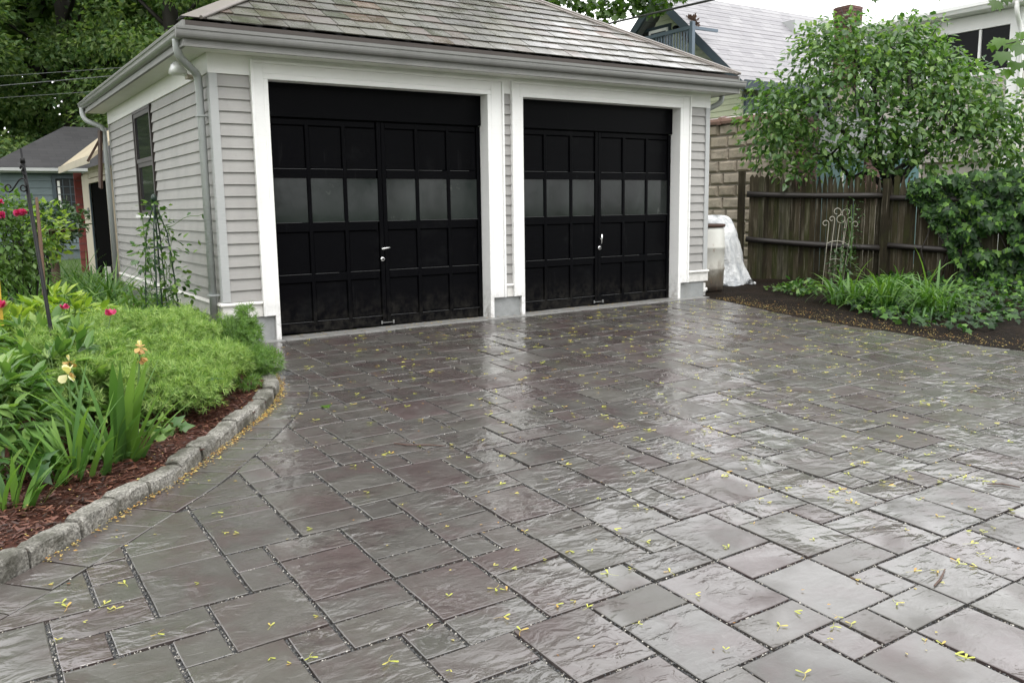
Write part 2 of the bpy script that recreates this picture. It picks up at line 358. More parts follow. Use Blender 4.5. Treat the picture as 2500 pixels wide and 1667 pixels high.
class MB:
    def __init__(s): s.v = []; s.f = []
    def add(s, v, f):
        k = len(s.v); s.v += [tuple(p) for p in v]; s.f += [tuple(i+k for i in q) for q in f]; return s
    def box(s, x0, x1, y0, y1, z0, z1):
        return s.add([(x0, y0, z0), (x1, y0, z0), (x1, y1, z0), (x0, y1, z0), (x0, y0, z1), (x1, y0, z1), (x1, y1, z1), (x0, y1, z1)],
                     [(0, 3, 2, 1), (4, 5, 6, 7), (0, 1, 5, 4), (1, 2, 6, 5), (2, 3, 7, 6), (3, 0, 4, 7)])
    def bar(s, a, b, wx, wz, up=(0, 0, 1)):
        a = Vector(a); b = Vector(b); d = (b-a).normalized(); u = Vector(up); r = d.cross(u)
        if r.length < 1e-4: r = d.cross(Vector((1, 0, 0)))
        r.normalize(); u = r.cross(d).normalized(); P = []
        for c in (a, b):
            for i, j in ((-1, -1), (1, -1), (1, 1), (-1, 1)): P.append(c + r*wx/2*i + u*wz/2*j)
        return s.add(P, [(0, 1, 2, 3), (7, 6, 5, 4), (0, 4, 5, 1), (1, 5, 6, 2), (2, 6, 7, 3), (3, 7, 4, 0)])
    def extr(s, prof, fn, a, b):
        """profile polygon [(p,q)] swept from a to b; fn(p,q,t)->xyz"""
        n = len(prof); P = [fn(p, q, a) for p, q in prof] + [fn(p, q, b) for p, q in prof]
        F = [(i, (i+1) % n, n+(i+1) % n, n+i) for i in range(n)] + [tuple(range(n))[::-1], tuple(range(n, 2*n))]
        return s.add(P, F)
    def tube(s, path, r, n=6, cap=True):
        path = [Vector(p) for p in path]; m = len(path)
        if not hasattr(r, '__len__'): r = [r]*m
        P = []; u = None
        for i, p in enumerate(path):
            d = (path[min(i+1, m-1)] - path[max(i-1, 0)])
            d = d.normalized() if d.length > 1e-9 else Vector((0, 0, 1))
            if u is None:
                u = d.cross(Vector((0, 0, 1)))
                if u.length < 1e-3: u = d.cross(Vector((1, 0, 0)))
            u = (u - d*u.dot(d)); u = u.normalized() if u.length > 1e-6 else d.orthogonal().normalized()
            v = d.cross(u)
            for k in range(n):
                t = 2*math.pi*k/n; P.append(p + (u*math.cos(t) + v*math.sin(t))*r[i])
        F = []
        for i in range(m-1):
            for k in range(n): F.append((i*n+k, i*n+(k+1) % n, (i+1)*n+(k+1) % n, (i+1)*n+k))
        if cap: F += [tuple(range(n))[::-1], tuple(range((m-1)*n, m*n))]
        return s.add(P, F)
    def lathe(s, prof, n=20, c=(0, 0, 0), cap=True):
        P = []; F = []
        for r, z in prof:
            for k in range(n): t = 2*math.pi*k/n; P.append((c[0]+r*math.cos(t), c[1]+r*math.sin(t), c[2]+z))
        for i in range(len(prof)-1):
            for k in range(n): F.append((i*n+k, i*n+(k+1) % n, (i+1)*n+(k+1) % n, (i+1)*n+k))
        if cap: F += [tuple(range(n))[::-1], tuple(range((len(prof)-1)*n, len(prof)*n))]
        return s.add(P, F)
    def build(s, name, m, parent=None, smooth=False, **kw): return make(name, s.v, s.f, m, parent, smooth, **kw)
def bevel(o, wd=.006, seg=2):
    b = o.modifiers.new('bevel', 'BEVEL'); b.width = wd; b.segments = seg; b.limit_method = 'ANGLE'; return o

# leaf templates: unit length along +Y, face +Z
T_LEAF = (np.array([(0, 0, 0), (.27, .32, .06), (.20, .68, .03), (0, 1, -.06), (-.20, .68, .03), (-.27, .32, .06), (0, .5, -.03)]),
          [(0, 1, 6), (1, 2, 6), (2, 3, 6), (3, 4, 6), (4, 5, 6), (5, 0, 6)])
T_SIMPLE = (np.array([(0, 0, 0), (.30, .45, .06), (0, 1, -.05), (-.30, .45, .06)]), [(0, 1, 2), (0, 2, 3)])
T_LANCE = (np.array([(0, 0, 0), (.13, .35, .05), (.10, .7, .02), (0, 1, -.10), (-.10, .7, .02), (-.13, .35, .05), (0, .5, -.02)]),
           [(0, 1, 6), (1, 2, 6), (2, 3, 6), (3, 4, 6), (4, 5, 6), (5, 0, 6)])
T_PEO = (np.array([(0, 0, 0), (.17, .30, .05), (.15, .64, .03), (0, 1, -.10), (-.15, .64, .03), (-.17, .30, .05), (0, .5, -.03)]), T_LEAF[1])
_mp = [(0, -.02), (.12, .06), (.42, -.02), (.40, .16), (.62, .36), (.46, .42), (.52, .72), (.24, .60), (.16, .74), (0, 1.0), (-.16, .74), (-.24, .60), (-.52, .72), (-.46, .42), (-.62, .36), (-.40, .16), (-.42, -.02), (-.12, .06)]
T_MAPLE = (np.array([(0, .35, .03)] + [(x, y, -.10*(x*x+(y-.35)**2)) for x, y in _mp]), [(0, i+1, (i+1) % len(_mp)+1) for i in range(len(_mp))])
_iv = [(0, .05), (.30, -.08), (.30, .16), (.52, .34), (.26, .50), (0, 1.0), (-.26, .50), (-.52, .34), (-.30, .16), (-.30, -.08)]
T_IVY = (np.array([(0, .3, .04)] + [(x, y, -.06*(abs(x)*2)) for x, y in _iv]), [(0, i+1, (i+1) % len(_iv)+1) for i in range(len(_iv))])
def T_whorl(n=9, seed=1):
    g = np.random.default_rng(seed); V = []; F = []
    for i in range(n):
        a = 2*math.pi*i/n + g.uniform(-.3, .3); e = g.uniform(.1, 1.1); L = g.uniform(.7, 1.1)
        d = np.array([math.cos(a)*math.cos(e), math.sin(e), math.sin(a)*math.cos(e)])
        sd_ = np.array([-math.sin(a), 0, math.cos(a)])*.045
        k = len(V); V += [d*.05-sd_, d*.05+sd_, d*L*.6+sd_*.7+[0, .02, 0], d*L]; F += [(k, k+1, k+2), (k, k+2, k+3)]
    return np.array(V), F
T_WH = T_whorl()
def norm(a): return a/np.maximum(np.linalg.norm(a, axis=-1, keepdims=True), 1e-9)
def leaves(tmpl, P, D, N, S, wob=.0):
    """copies of a template at P, axis D, facing about N, size S -> verts, faces"""
    V, F = tmpl; P = np.asarray(P, float); n = len(P)
    D = norm(np.asarray(D, float)); X = norm(np.cross(D, N)); Z = np.cross(X, D)
    S = np.broadcast_to(np.asarray(S, float), (n,))
    W = S*(1+NR.uniform(-wob, wob, n))
    out = P[:, None, :] + V[None, :, 0, None]*X[:, None, :]*W[:, None, None] + V[None, :, 1, None]*D[:, None, :]*S[:, None, None] + V[None, :, 2, None]*Z[:, None, :]*S[:, None, None]
    k = len(V); Fa = np.array(F)
    fa = (Fa[None, :, :] + (np.arange(n)*k)[:, None, None]).reshape(-1, Fa.shape[1])
    return out.reshape(-1, 3), fa
def npmesh(name, V, F, m, parent=None, smooth=False, **kw):
    me = bpy.data.meshes.new(name); V = np.asarray(V, np.float32); F = np.asarray(F, np.int32)
    me.vertices.add(len(V)); me.vertices.foreach_set('co', V.ravel())
    k = F.shape[1]; me.loops.add(F.size); me.loops.foreach_set('vertex_index', F.ravel())
    me.polygons.add(len(F)); me.polygons.foreach_set('loop_start', np.arange(len(F), dtype=np.int32)*k)
    try: me.polygons.foreach_set('loop_total', np.full(len(F), k, dtype=np.int32))
    except Exception: pass
    me.update(calc_edges=True); me.materials.append(m)
    if smooth: me.polygons.foreach_set('use_smooth', np.ones(len(F), bool))
    o = bpy.data.objects.new(name, me); link(o, parent); return tag(o, **kw)
def catm(parts):
    V = []; F = []; k = 0
    for v, fc in parts: V.append(v); F.append(np.asarray(fc)+k); k += len(v)
    return np.concatenate(V), np.concatenate(F)
def rdir(n): return norm(NR.normal(size=(n, 3)))
def blade(L, wd, lean, curl, n=6, twist=0., az=0.):
    """one strap leaf from the origin; returns verts, quads"""
    V = []; F = []; p = np.zeros(3); el = math.pi/2-lean
    ca, sa = math.cos(az), math.sin(az)
    for i in range(n+1):
        t = i/n; ww = wd*(.75+.6*t*(1-t))*(1-t**3*.98) ; tw = twist*t
        sx = np.array([-sa*math.cos(tw), ca*math.cos(tw), math.sin(tw)])
        V += [p-sx*ww/2, p+np.array([0, 0, -ww*.10]), p+sx*ww/2]
        e = el - curl*t
        p = p + L/n*np.array([math.cos(e)*ca, math.cos(e)*sa, math.sin(e)])
    for i in range(n):
        a = i*3; F += [(a, a+1, a+4, a+3), (a+1, a+2, a+5, a+4)]
    return np.array(V), np.array(F)

# ------------------------------------------------------------------ ground levels
def gz(x, y):
    x = np.clip(x, -7, 7.5); yy = np.clip(y, -10, 0)
    return .0445*yy + x*(.0051+.0068*np.clip(-yy/3, 0, 1))
def gnorm(x, y):
    e = .05; return ((gz(x+e, y)-gz(x-e, y))/(2*e), (gz(x, y+e)-gz(x, y-e))/(2*e))
CURB = np.array([(-4.6, -6.3), (-3.2, -5.25), (-2.133, -4.419), (-1.98, -4.28), (-1.81, -4.132), (-1.625, -3.925), (-1.467, -3.775), (-1.325, -3.65), (-1.185, -3.49), (-.982, -3.23), (-.838, -3.06), (-.696, -2.862), (-.493, -2.605), (-.323, -2.335), (-.165, -1.99), (-.081, -1.70), (-.040, -1.42)])
CUT = np.array([(-4.7, -6.75), (-3.2, -5.55), (-2.137, -4.735), (-1.968, -4.593), (-1.85, -4.488), (-1.739, -4.379), (-1.615, -4.268), (-1.394, -4.054), (-1.267, -3.935), (-1.111, -3.79), (-.791, -3.406), (-.596, -3.152), (-.387, -2.868), (-.193, -2.56), (-.04, -2.30), (.069, -2.04), (.15, -1.72), (.13, -1.35), (.02, -1.05), (-.10, -.75), (-.14, -.1)])
RIGHT = np.array([(6.36, .0), (6.19, -.79), (6.0, -1.6), (5.9, -2.3), (5.9, -2.8), (5.93, -3.3), (5.98, -3.7), (6.03, -4.05), (6.14, -4.5), (6.35, -5.3), (6.7, -6.5), (7.0, -10)])
def right_x(y): return np.interp(-np.asarray(y), -RIGHT[:, 1], RIGHT[:, 0])
def curb_x(y): return np.interp(y, CURB[:, 1], CURB[:, 0])
# far terrain sheet
xs = np.concatenate([[-400, -120, -50, -25], np.arange(-14, 20.1, 1.0), [30, 60, 130, 400]]); ys = np.concatenate([[-400, -120, -50, -25], np.arange(-14, 30.1, 1.0), [45, 80, 150, 400]])
def sheet(name, xs, ys, zf, m, keep=None, **kw):
    X, Y = np.meshgrid(xs, ys); Z = zf(X, Y); V = np.stack([X, Y, Z], -1).reshape(-1, 3); nx = len(xs)
    i, j = np.meshgrid(np.arange(nx-1), np.arange(len(ys)-1)); a = (j*nx+i).ravel()
    F = np.stack([a, a+1, a+1+nx, a+nx], -1)
    if keep is not None:
        c = V[F].mean(1); F = F[keep(c[:, 0], c[:, 1])]
    return npmesh(name, V, F, m, smooth=True, **kw)
sheet('ground', xs, ys, lambda x, y: gz(x, y)-.11, MT['turf'], kind='structure')
def bumps(x, y, a, k=1.0): return a*(np.sin(x*3.1*k+1.3)*np.cos(y*2.7*k)+.6*np.sin(x*7.3*k+y*5.1*k)+.35*np.sin(x*17*k-y*13*k))
sheet('mulch_bed', np.arange(-6.5, .35, .07), np.arange(-6.4, 7.5, .07), lambda x, y: gz(x, y)+.055+bumps(x, y, .008), MT['mulch'],
      lambda x, y: (x < np.where(y < -1.42, curb_x(y)-.05, np.where(y < -.05, -.10, -.02))), kind='structure')
sheet('soil_bed', np.arange(5.6, 12.6, .09), np.arange(-7.0, 2.8, .09), lambda x, y: gz(x, y)-.005+bumps(x, y, .011)*np.clip((x-right_x(y))/.3, 0, 1), MT['soil'],
      lambda x, y: (x > np.where(y < 0, right_x(y)-.03, 6.42)), kind='structure')
sheet('lawn', np.arange(-12, 4, .4), np.arange(7.4, 22, .4), lambda x, y: gz(x, y)+.03+bumps(x, y, .01), MT['turf'], kind='structure')

# ------------------------------------------------------------------ driveway: pavers on their gravel bed
drive = sheet('driveway', np.arange(-4.8, 7.3, .15), np.arange(-9.6, .01, .15), lambda x, y: gz(x, y)-.016, MT['gravel'],
              lambda x, y: (x > np.where(y < -1.42, curb_x(y)-.06, -.16)) & (x < right_x(y)+.03), kind='structure')
PMX, PMY, POX, POY = .1766, .2026, -2.0072, -4.4423
TRACED = 'R5,5 B16,-5 S17,-3 S4,1 R7,6 B18,7 S18,-4 S4,5 R15,-3 R17,5 R20,-2 S15,-4 R13,2 R11,-3 B16,6 R5,4 S9,-4 S12,-4 R5,1 S19,-4 S10,-3 S15,3 S4,2 S16,5 R19,4 S9,-6 R18,-1 B12,7 R12,-1 B14,-2 R2,0 R16,-2 S9,-5 S13,-2 S9,3 R15,4 B19,2 R7,3 S12,-2 S6,6 S11,6 B14,8 R9,4 R9,2 B2,1 B13,3 R1,3 R14,7 B16,-1 B18,-3 R0,2 B13,-4 B9,5 R6,7 B10,8 S1,1 S10,3 S21,2 S16,3 R10,-5 B20,-1 R12,6 R6,0 R16,8 B14,5 R10,-4 S2,4 S15,0 B19,9 B20,7 S13,5 R8,-1 B10,-2 S16,9 R17,2 S14,10 B13,-8 R15,10 R20,1 B7,-5 S8,0 B17,3 B15,1 B4,-1 R11,0 S17,1 B7,1 B15,11 S1,0 S0,3 B12,-6 B21,3 B11,1 R12,9 B2,-2 B17,9 B3,3 B18,0 B10,-7 S9,-7 R11,3 B7,4 S14,-6 S13,10 B5,2 B9,0 S12,-7 B7,-7 B6,-2 R14,-5 B8,-3 B22,1 S22,5 B20,-4 B9,-9 R6,-3 R11,-8 R10,7 B8,7 B13,0 R15,-6 B11,4 R0,-1 B2,5 B23,4 B0,4 B11,10 B-2,2 B-1,0 B4,6 B19,5 B13,11'
SZ = {'B': (2, 2), 'R': (2, 1), 'S': (1, 1)}
occ = set(); PAV = []
def put(t, i, j):
    for a in range(SZ[t][0]):
        for b in range(SZ[t][1]): occ.add((i+a, j+b))
    PAV.append((t, i, j))
for e in TRACED.split():
    t = e[0]; i, j = map(int, e[1:].split(',')); put(t, i, j)
def free(t, i, j): return all((i+a, j+b) not in occ for a in range(SZ[t][0]) for b in range(SZ[t][1]))
for j in range(-22, 26):
    for i in range(-16, 52):
        if (i, j) in occ: continue
        for t in RND.choices(['BRS', 'RBS', 'SBR'], [.62, .22, .16])[0]:
            if free(t, i, j): put(t, i, j); break
def clip(poly, px, py, nx, ny):
    """keep the side where (p-(px,py)).n >= 0"""
    out = []
    for k in range(len(poly)):
        a, b = poly[k], poly[(k+1) % len(poly)]
        da = (a[0]-px)*nx+(a[1]-py)*ny; db = (b[0]-px)*nx+(b[1]-py)*ny
        if da >= 0: out.append(a)
        if (da >= 0) != (db >= 0): s_ = da/(da-db); out.append((a[0]+(b[0]-a[0])*s_, a[1]+(b[1]-a[1])*s_))
    return out
def area(p): return .5*sum(p[k][0]*p[(k+1) % len(p)][1]-p[(k+1) % len(p)][0]*p[k][1] for k in range(len(p)))
def near_seg(line, c):
    best = None
    for k in range(len(line)-1):
        a, b = line[k], line[k+1]; d = b-a; t = np.clip(np.dot(c-a, d)/np.dot(d, d), 0, 1); q = a+d*t; ds = np.linalg.norm(c-q)
        if best is None or ds < best[0]: best = (ds, q, d/np.linalg.norm(d))
    return best
def clip_drive(poly, gap=.004):
    c = np.array(poly).mean(0)
    ds, q, d = near_seg(CUT, c)
    if ds < .4 or (c[0]-q[0])*d[1]-(c[1]-q[1])*d[0] < 0:
        n = np.array([d[1], -d[0]]); poly = clip(poly, q[0]+n[0]*gap, q[1]+n[1]*gap, n[0], n[1])
        if len(poly) < 3: return None
    ds, q, d = near_seg(RIGHT, c)
    n = np.array([d[1], -d[0]]); n = -n if n[0] > 0 else n
    if ds < .4 or (c[0]-q[0])*n[0]+(c[1]-q[1])*n[1] < 0:
        poly = clip(poly, q[0], q[1], n[0], n[1])
        if len(poly) < 3: return None
    poly = clip(poly, 0, -.135, 0, -1)
    if len(poly) < 3 or abs(area(poly)) < .0025: return None
    return poly
def chunk(poly, h, lift=0., bev=.003, jit=.0):
    """closed slab with a chamfered top, its top at local z = lift"""
    n = len(poly); c = np.array(poly).mean(0); P = np.array(poly)
    ins = []
    for k in range(n):
        a = P[k-1]; b = P[k]; d = P[(k+1) % n]
        u = (a-b)/max(np.linalg.norm(a-b), 1e-6); v = (d-b)/max(np.linalg.norm(d-b), 1e-6); m_ = u+v
        m_ = m_/np.linalg.norm(m_) if np.linalg.norm(m_) > 1e-3 else (c-b)/np.linalg.norm(c-b)
        if np.dot(m_, c-b) < 0: m_ = -m_
        ins.append(b+m_*bev*1.3)
    V = [(x, y, lift-h) for x, y in P]+[(x, y, lift-bev*.7) for x, y in P]+[(x, y, lift) for x, y in ins]
    F = [(i, (i+1) % n, n+(i+1) % n, n+i) for i in range(n)]+[(n+i, n+(i+1) % n, 2*n+(i+1) % n, 2*n+i) for i in range(n)]+[tuple(range(2*n, 3*n)), tuple(range(n))[::-1]]
    return V, F
def wobble(poly, a, per=2):
    out = []
    for k in range(len(poly)):
        p, q = np.array(poly[k]), np.array(poly[(k+1) % len(poly)]); d = q-p; L = np.linalg.norm(d); n = np.array([d[1], -d[0]])/max(L, 1e-6)
        out.append(tuple(p))
        m_ = max(1, min(4, int(L/.09)))
        for s_ in range(1, m_): out.append(tuple(p+d*s_/m_+n*RND.uniform(-a, a)))
    return out
var = {}
def base_poly(t):
    gx, gy = .0088, .0056; W, H = SZ[t][0]*PMX, SZ[t][1]*PMY
    return [(-W/2+gx, -H/2+gy), (W/2-gx, -H/2+gy), (W/2-gx, H/2-gy), (-W/2+gx, H/2-gy)]
for t in SZ:
    var[t] = []
    for k in range(5):
        V, F = chunk(wobble(base_poly(t), .0022), .045); me = bpy.data.meshes.new('paver'); me.from_pydata(V, [], F); me.update(); me.materials.append(MT['paver']); var[t].append(me)
cand = []
for t, i, j in PAV:
    W, H = SZ[t][0]*PMX, SZ[t][1]*PMY; cx, cyy = POX+i*PMX+W/2, POY-j*PMY-H/2
    full = [(cx+a, cyy+b) for a, b in base_poly(t)]
    pol = clip_drive(full)
    if pol is None: continue
    c = np.array(pol).mean(0); p = np.array([c[0], c[1], gz(c[0], c[1])])-CAM; D = p@FW
    sx, sy_ = (p@RT)/D*FPX, (p@UP)/D*FPX
    vis = D > .3 and abs(sx) < 1330 and abs(sy_) < 900
    cut = len(pol) != 4 or abs(abs(area(pol))-abs(area(full))) > 1e-5
    cand.append((abs(area(pol))*(-p[2])/D**3 if vis else 0, t, cx, cyy, pol, cut))
cand.sort(key=lambda e: -e[0])
rest = MB()
def tilt(cx, cyy):
    a, b = gnorm(cx, cyy); return a+RND.gauss(0, .010), b+RND.gauss(0, .010), RND.uniform(-.0025, .002)
for n_, (sz_, t, cx, cyy, pol, cut) in enumerate(cand):
    ta, tb, dz = tilt(cx, cyy); z0 = float(gz(cx, cyy))+dz
    if n_ < 262 and not cut:
        o = inst('paver', RND.choice(var[t]), drive, (cx, cyy, z0))
        o.rotation_euler = (tb, -ta, 0)
    else:
        V, F = chunk(wobble([(x-cx, y-cyy) for x, y in pol], .0018), .045)
        V = [(x+cx, y+cyy, z0+z+ta*x+tb*y) for x, y, z in V]
        if n_ < 262: make('paver', V, F, MT['paver'], drive)
        else: rest.add(V, F)
rest.build('paver_field', MT['paver'], drive, kind='stuff')
# border course along the curb: thin radial stones between the curb line and the cut line
def resample(line, step, jit=0.):
    seg = np.linalg.norm(np.diff(line, axis=0), axis=1); s_ = np.concatenate([[0], np.cumsum(seg)]); out = []; x = 0.
    while x < s_[-1]: out.append(x); x += step*(1+RND.uniform(-jit, jit))
    return np.stack([np.interp(out, s_, line[:, k]) for k in (0, 1)], 1)
BI = resample(CUT[:18], .205, .12)
for k in range(len(BI)-1):
    a, b = BI[k], BI[k+1]
    qa = near_seg(CURB, a)[1]; qb = near_seg(CURB, b)[1]
    if np.linalg.norm(qa-qb) < .02: continue
    c = (a+b+qa+qb)/4; pol = [tuple(v) for v in (a, b, qb, qa)]
    pol = [tuple(np.array(v)+(c-np.array(v))/max(np.linalg.norm(c-np.array(v)), .01)*.005) for v in pol]
    if area(pol) < 0: pol = pol[::-1]
    ta, tb, dz = tilt(*c); z0 = float(gz(*c))+dz-.001
    V, F = chunk(wobble([(x-c[0], y-c[1]) for x, y in pol], .001), .045, bev=.003)
    make('border_paver', [(x+c[0], y+c[1], z0+z+ta*x+tb*y) for x, y, z in V], F, MT['paver'], drive)
# pale apron stones at the foot of the doors
x = -.06
while x < 6.36:
    L = RND.uniform(.18, .24); x1 = min(x+L, 6.38); y0 = -.128+RND.uniform(-.006, .004)
    V, F = chunk(wobble([(x+.003, y0), (x1-.003, y0), (x1-.003, .14), (x+.003, .14)], .001), .06, bev=.005)
    zz = float(gz((x+x1)/2, 0))+.004+RND.uniform(-.002, .002)
    make('apron_stone', [(a, b, zz+c+.02*min(b, 0)) for a, b, c in V], F, MT['apron'], drive); x = x1
# loose stone chips that fill the nearer joints
ch = []
for sz_, t, cx, cyy, pol, cut in cand[:520]:
    if not sz_: continue
    P = np.array(pol); n = len(P)
    for k in range(n):
        a, b = P[k], P[(k+1) % n]; L = np.linalg.norm(b-a); o_ = np.array([(b-a)[1], -(b-a)[0]])/max(L, 1e-5)
        for q in range(int(L*95)):
            p = a+(b-a)*RND.random()+o_*RND.uniform(.001, .012); ch.append((p[0], p[1], float(gz(*p))-.011+RND.uniform(0, .009)))
T_CHIP = (np.array([(1, 0, -.3), (-.5, .9, -.3), (-.6, -.8, -.3), (.1, .1, .7)]), [(0, 1, 3), (1, 2, 3), (2, 0, 3)])
ch = np.array(ch); a_ = NR.uniform(0, 6.28, len(ch))
V, F = leaves(T_CHIP, ch, np.stack([np.cos(a_), np.sin(a_), NR.uniform(-.4, .4, len(ch))], 1), np.tile([0, 0, 1.], (len(ch), 1)), NR.uniform(.0025, .0055, len(ch)))
npmesh('joint_chips', V, F, MT['chips'], drive, kind='stuff')

# ------------------------------------------------------------------ granite curb
curb = thing('granite_curb', 'low curved curb of rough grey granite blocks edging the mulch bed', 'curb', (0, 0, 0))
CR = CURB[1:]
seg = np.linalg.norm(np.diff(CR, axis=0), axis=1); cs = np.concatenate([[0], np.cumsum(seg)]); s0 = 0.
def cpt(s_):
    p = np.array([np.interp(s_, cs, CR[:, k]) for k in (0, 1)]); q = np.array([np.interp(min(s_+.03, cs[-1]), cs, CR[:, k]) for k in (0, 1)]); r = np.array([np.interp(max(s_-.03, 0), cs, CR[:, k]) for k in (0, 1)])
    d = (q-r)/np.linalg.norm(q-r); return p, np.array([-d[1], d[0]])
while s0 < cs[-1]-.1:
    L = RND.uniform(.24, .33); s1 = min(s0+L, cs[-1]); wd = RND.uniform(.098, .12); ht = RND.uniform(.070, .090); tl = RND.uniform(-.012, .012)
    V = []; F = []; nu, na = 6, 9
    prof = [(0, -.10), (-.001, ht*.4), (.001, ht*.75), (.003, ht-.010), (.012, ht-.001), (wd*.5, ht+.002), (wd-.014, ht), (wd-.003, ht-.010), (wd, -.10)]; lat = RND.uniform(-.009, .009)
    for a in range(nu+1):
        s_ = s0+.006+(s1-s0-.012)*a/nu; p, n = cpt(s_); end = .007 if a in (0, nu) else 0
        for k, (o_, z) in enumerate(prof):
            j_ = RND.uniform(-.005, .005) if 0 < k < na-1 else 0
            q = p+n*(o_+j_+lat+(end if o_ < wd/2 else -end)); V.append((q[0], q[1], float(gz(*p))+z-(end if z > 0 else 0)+(j_*.6 if z > .03 else 0)+tl*(a/nu-.5)))
    for a in range(nu):
        for k in range(na-1): F.append((a*na+k, a*na+k+1, (a+1)*na+k+1, (a+1)*na+k))
    F += [tuple(range(na)), tuple(range(nu*na, nu*na+na))[::-1]]
    make('curb_stone', V, F, MT['granite'], curb, smooth=False); s0 = s1

# ------------------------------------------------------------------ the garage
GW, GD, ZF, ZW = 6.40, 5.55, 2.512, .398
xA, xB, xC, xD, zT = .5242, 2.9642, 3.4357, 5.8757, 2.486
gar = thing('garage', 'grey clapboard two-car garage with white trim, black doors and slate hip roof', 'garage', (0, 0, 0))
# sheathing behind the boards
s_ = MB(); s_.box(.012, xA-.01, .012, .14, 0, ZF+.2).box(xB+.01, xC-.01, .012, .14, 0, ZF+.2).box(xD+.01, GW-.012, .012, .14, 0, ZF+.2)
s_.box(xA-.008, xB+.008, .012, .14, zT+.004, ZF+.198).box(xC-.008, xD+.008, .012, .14, zT+.004, ZF+.198)
s_.box(.012, .14, .142, GD-.002, 0, ZF+.2).box(GW-.14, GW-.012, .142, GD-.002, 0, ZF+.2).box(.142, GW-.142, GD-.14, GD, 0, ZF+.2)
s_.build('wall_sheathing', MT['clap'], gar)
MB().box(.15, GW-.15, .30, GD-.15, .0, .02).build('garage_floor', MT['concrete'], gar)
# foundation
for bx in ((.03, xA-.05, -.004, .011, -.25, .245), (xB+.05, xC-.05, -.004, .011, -.25, .245), (xD+.05, GW-.03, -.004, .011, -.25, .245), (-.004, .011, .02, GD, -.25, .245), (GW-.011, GW+.004, .02, GD, -.25, .245)):
    MB().box(*bx).build('foundation', MT['concrete'], gar)
# clapboards
NB = 19; EX = (ZF-ZW)/NB
def clap_front(x0, x1, k, m=MT['clap']):
    z0, z1 = ZW+k*EX, ZW+(k+1)*EX; j1 = RND.uniform(-.0015, .0015); j2 = RND.uniform(-.002, .002)
    MB().extr([(-.021, z0+j1), (.010, z0+j1), (.010, z1+.012), (-.002, z1+.012)], lambda p, q, t: (t, p, q+(j2 if t == x1 else 0)), x0, x1).build('clapboard', m, gar)
def clap_side(y0, y1, k, X, sg, m=MT['clap']):
    z0, z1 = ZW+k*EX, ZW+(k+1)*EX; j1 = RND.uniform(-.0015, .0015)
    MB().extr([(-.021, z0+j1), (.010, z0+j1), (.010, z1+.012), (-.002, z1+.012)], lambda p, q, t: (X+sg*p, t, q), y0, y1).build('clapboard', m, gar)
WY0, WY1, WZ0, WZ1 = 2.64, 3.62, 1.26, 2.47
for k in range(NB):
    clap_front(.058, .358, k); clap_front(3.174, 3.278, k); clap_front(6.058, GW-.056, k)
    z0, z1 = ZW+k*EX, ZW+(k+1)*EX
    if z1 < WZ0-.03: 
        j = RND.uniform(1.5, 4.5); clap_side(.058, j, k, 0, 1); clap_side(j+.002, GD-.058, k, 0, 1)
    else: clap_side(.058, WY0-.05, k, 0, 1); clap_side(WY1+.05, GD-.058, k, 0, 1)
    if z0 < WZ0-.03 <= z1: pass
    clap_side(.058, GD-.058, k, GW, -1)
MB().box(-.018, .056, -.028, .0, ZW+.002, ZF-.002).box(-.020, -.001, .001, .056, ZW+.002, ZF-.002).build('corner_board', MT['trim_grey'], gar)
MB().box(GW-.054, GW+.018, -.028, .0, ZW+.002, ZF-.002).box(GW+.001, GW+.020, .001, .056, ZW+.002, ZF-.002).build('corner_board', MT['trim_grey'], gar)
MB().box(-.020, -.001, GD-.056, GD, ZW+.002, ZF-.002).build('corner_board', MT['trim_grey'], gar)
# water table (drip cap) and skirt board
def wtab(x0, x1):
    MB().extr([(-.045, ZW-.030), (0, ZW-.030), (0, ZW), (-.036, ZW-.008), (-.045, ZW-.015)], lambda p, q, t: (t, p, q), x0, x1).build('water_table', MT['white_worn'], gar)
    MB().box(x0+.022, x1-.001, -.022, .0, .243, ZW-.032).build('skirt_board', MT['white_worn'], gar)
wtab(-.045, .357); wtab(3.175, 3.277); wtab(6.059, GW+.045)
MB().extr([(-.045, ZW-.030), (0, ZW-.030), (0, ZW), (-.036, ZW-.008)], lambda p, q, t: (p, t, q), .001, GD).build('water_table', MT['white_worn'], gar)
MB().box(-.022, -.001, .001, GD, .243, ZW-.032).build('skirt_board', MT['white_worn'], gar)
# frieze, soffit, fascia, moulding
MB().box(-.024, GW+.024, -.024, .0, ZF, 2.70).build('frieze_board', MT['white'], gar)
MB().box(-.024, -.001, .001, GD, ZF, 2.70).build('frieze_board', MT['white'], gar)
MB().box(GW+.001, GW+.024, .001, GD, ZF, 2.70).build('frieze_board', MT['white'], gar)
E0 = .275
sf = MB()
sf.box(-E0+.02, GW+E0-.02, -E0+.02, -.026, 2.688, 2.699).box(-E0+.02, -.026, -.024, GD+E0-.02, 2.688, 2.699).box(GW+.026, GW+E0-.02, -.024, GD+E0-.02, 2.688, 2.699)
sf.build('soffit', MT['soffit'], gar)
fa = [(0, 2.682), (-.012, 2.682), (-.012, 2.702), (-.004, 2.708), (-.004, 2.90), (.018, 2.90), (.018, 2.682)]
MB().extr(fa, lambda p, q, t: (t, -E0+p, q), -E0+.016, GW+E0-.016).build('fascia', MT['fascia'], gar)
MB().extr(fa, lambda p, q, t: (-E0+p, t, q), -E0-.011, GD+E0).build('fascia', MT['fascia'], gar)
MB().extr(fa, lambda p, q, t: (GW+E0-p, t, q), -E0-.011, GD+E0).build('fascia', MT['fascia'], gar)
MB().box(-E0+.022, GW+E0-.022, -E0-.006, -E0+.03, 2.862, 2.9).build('roof_edge_board', MT['fascia_dark'], gar)  # dark brown strip paints the shadow between slate edge and gutter lip
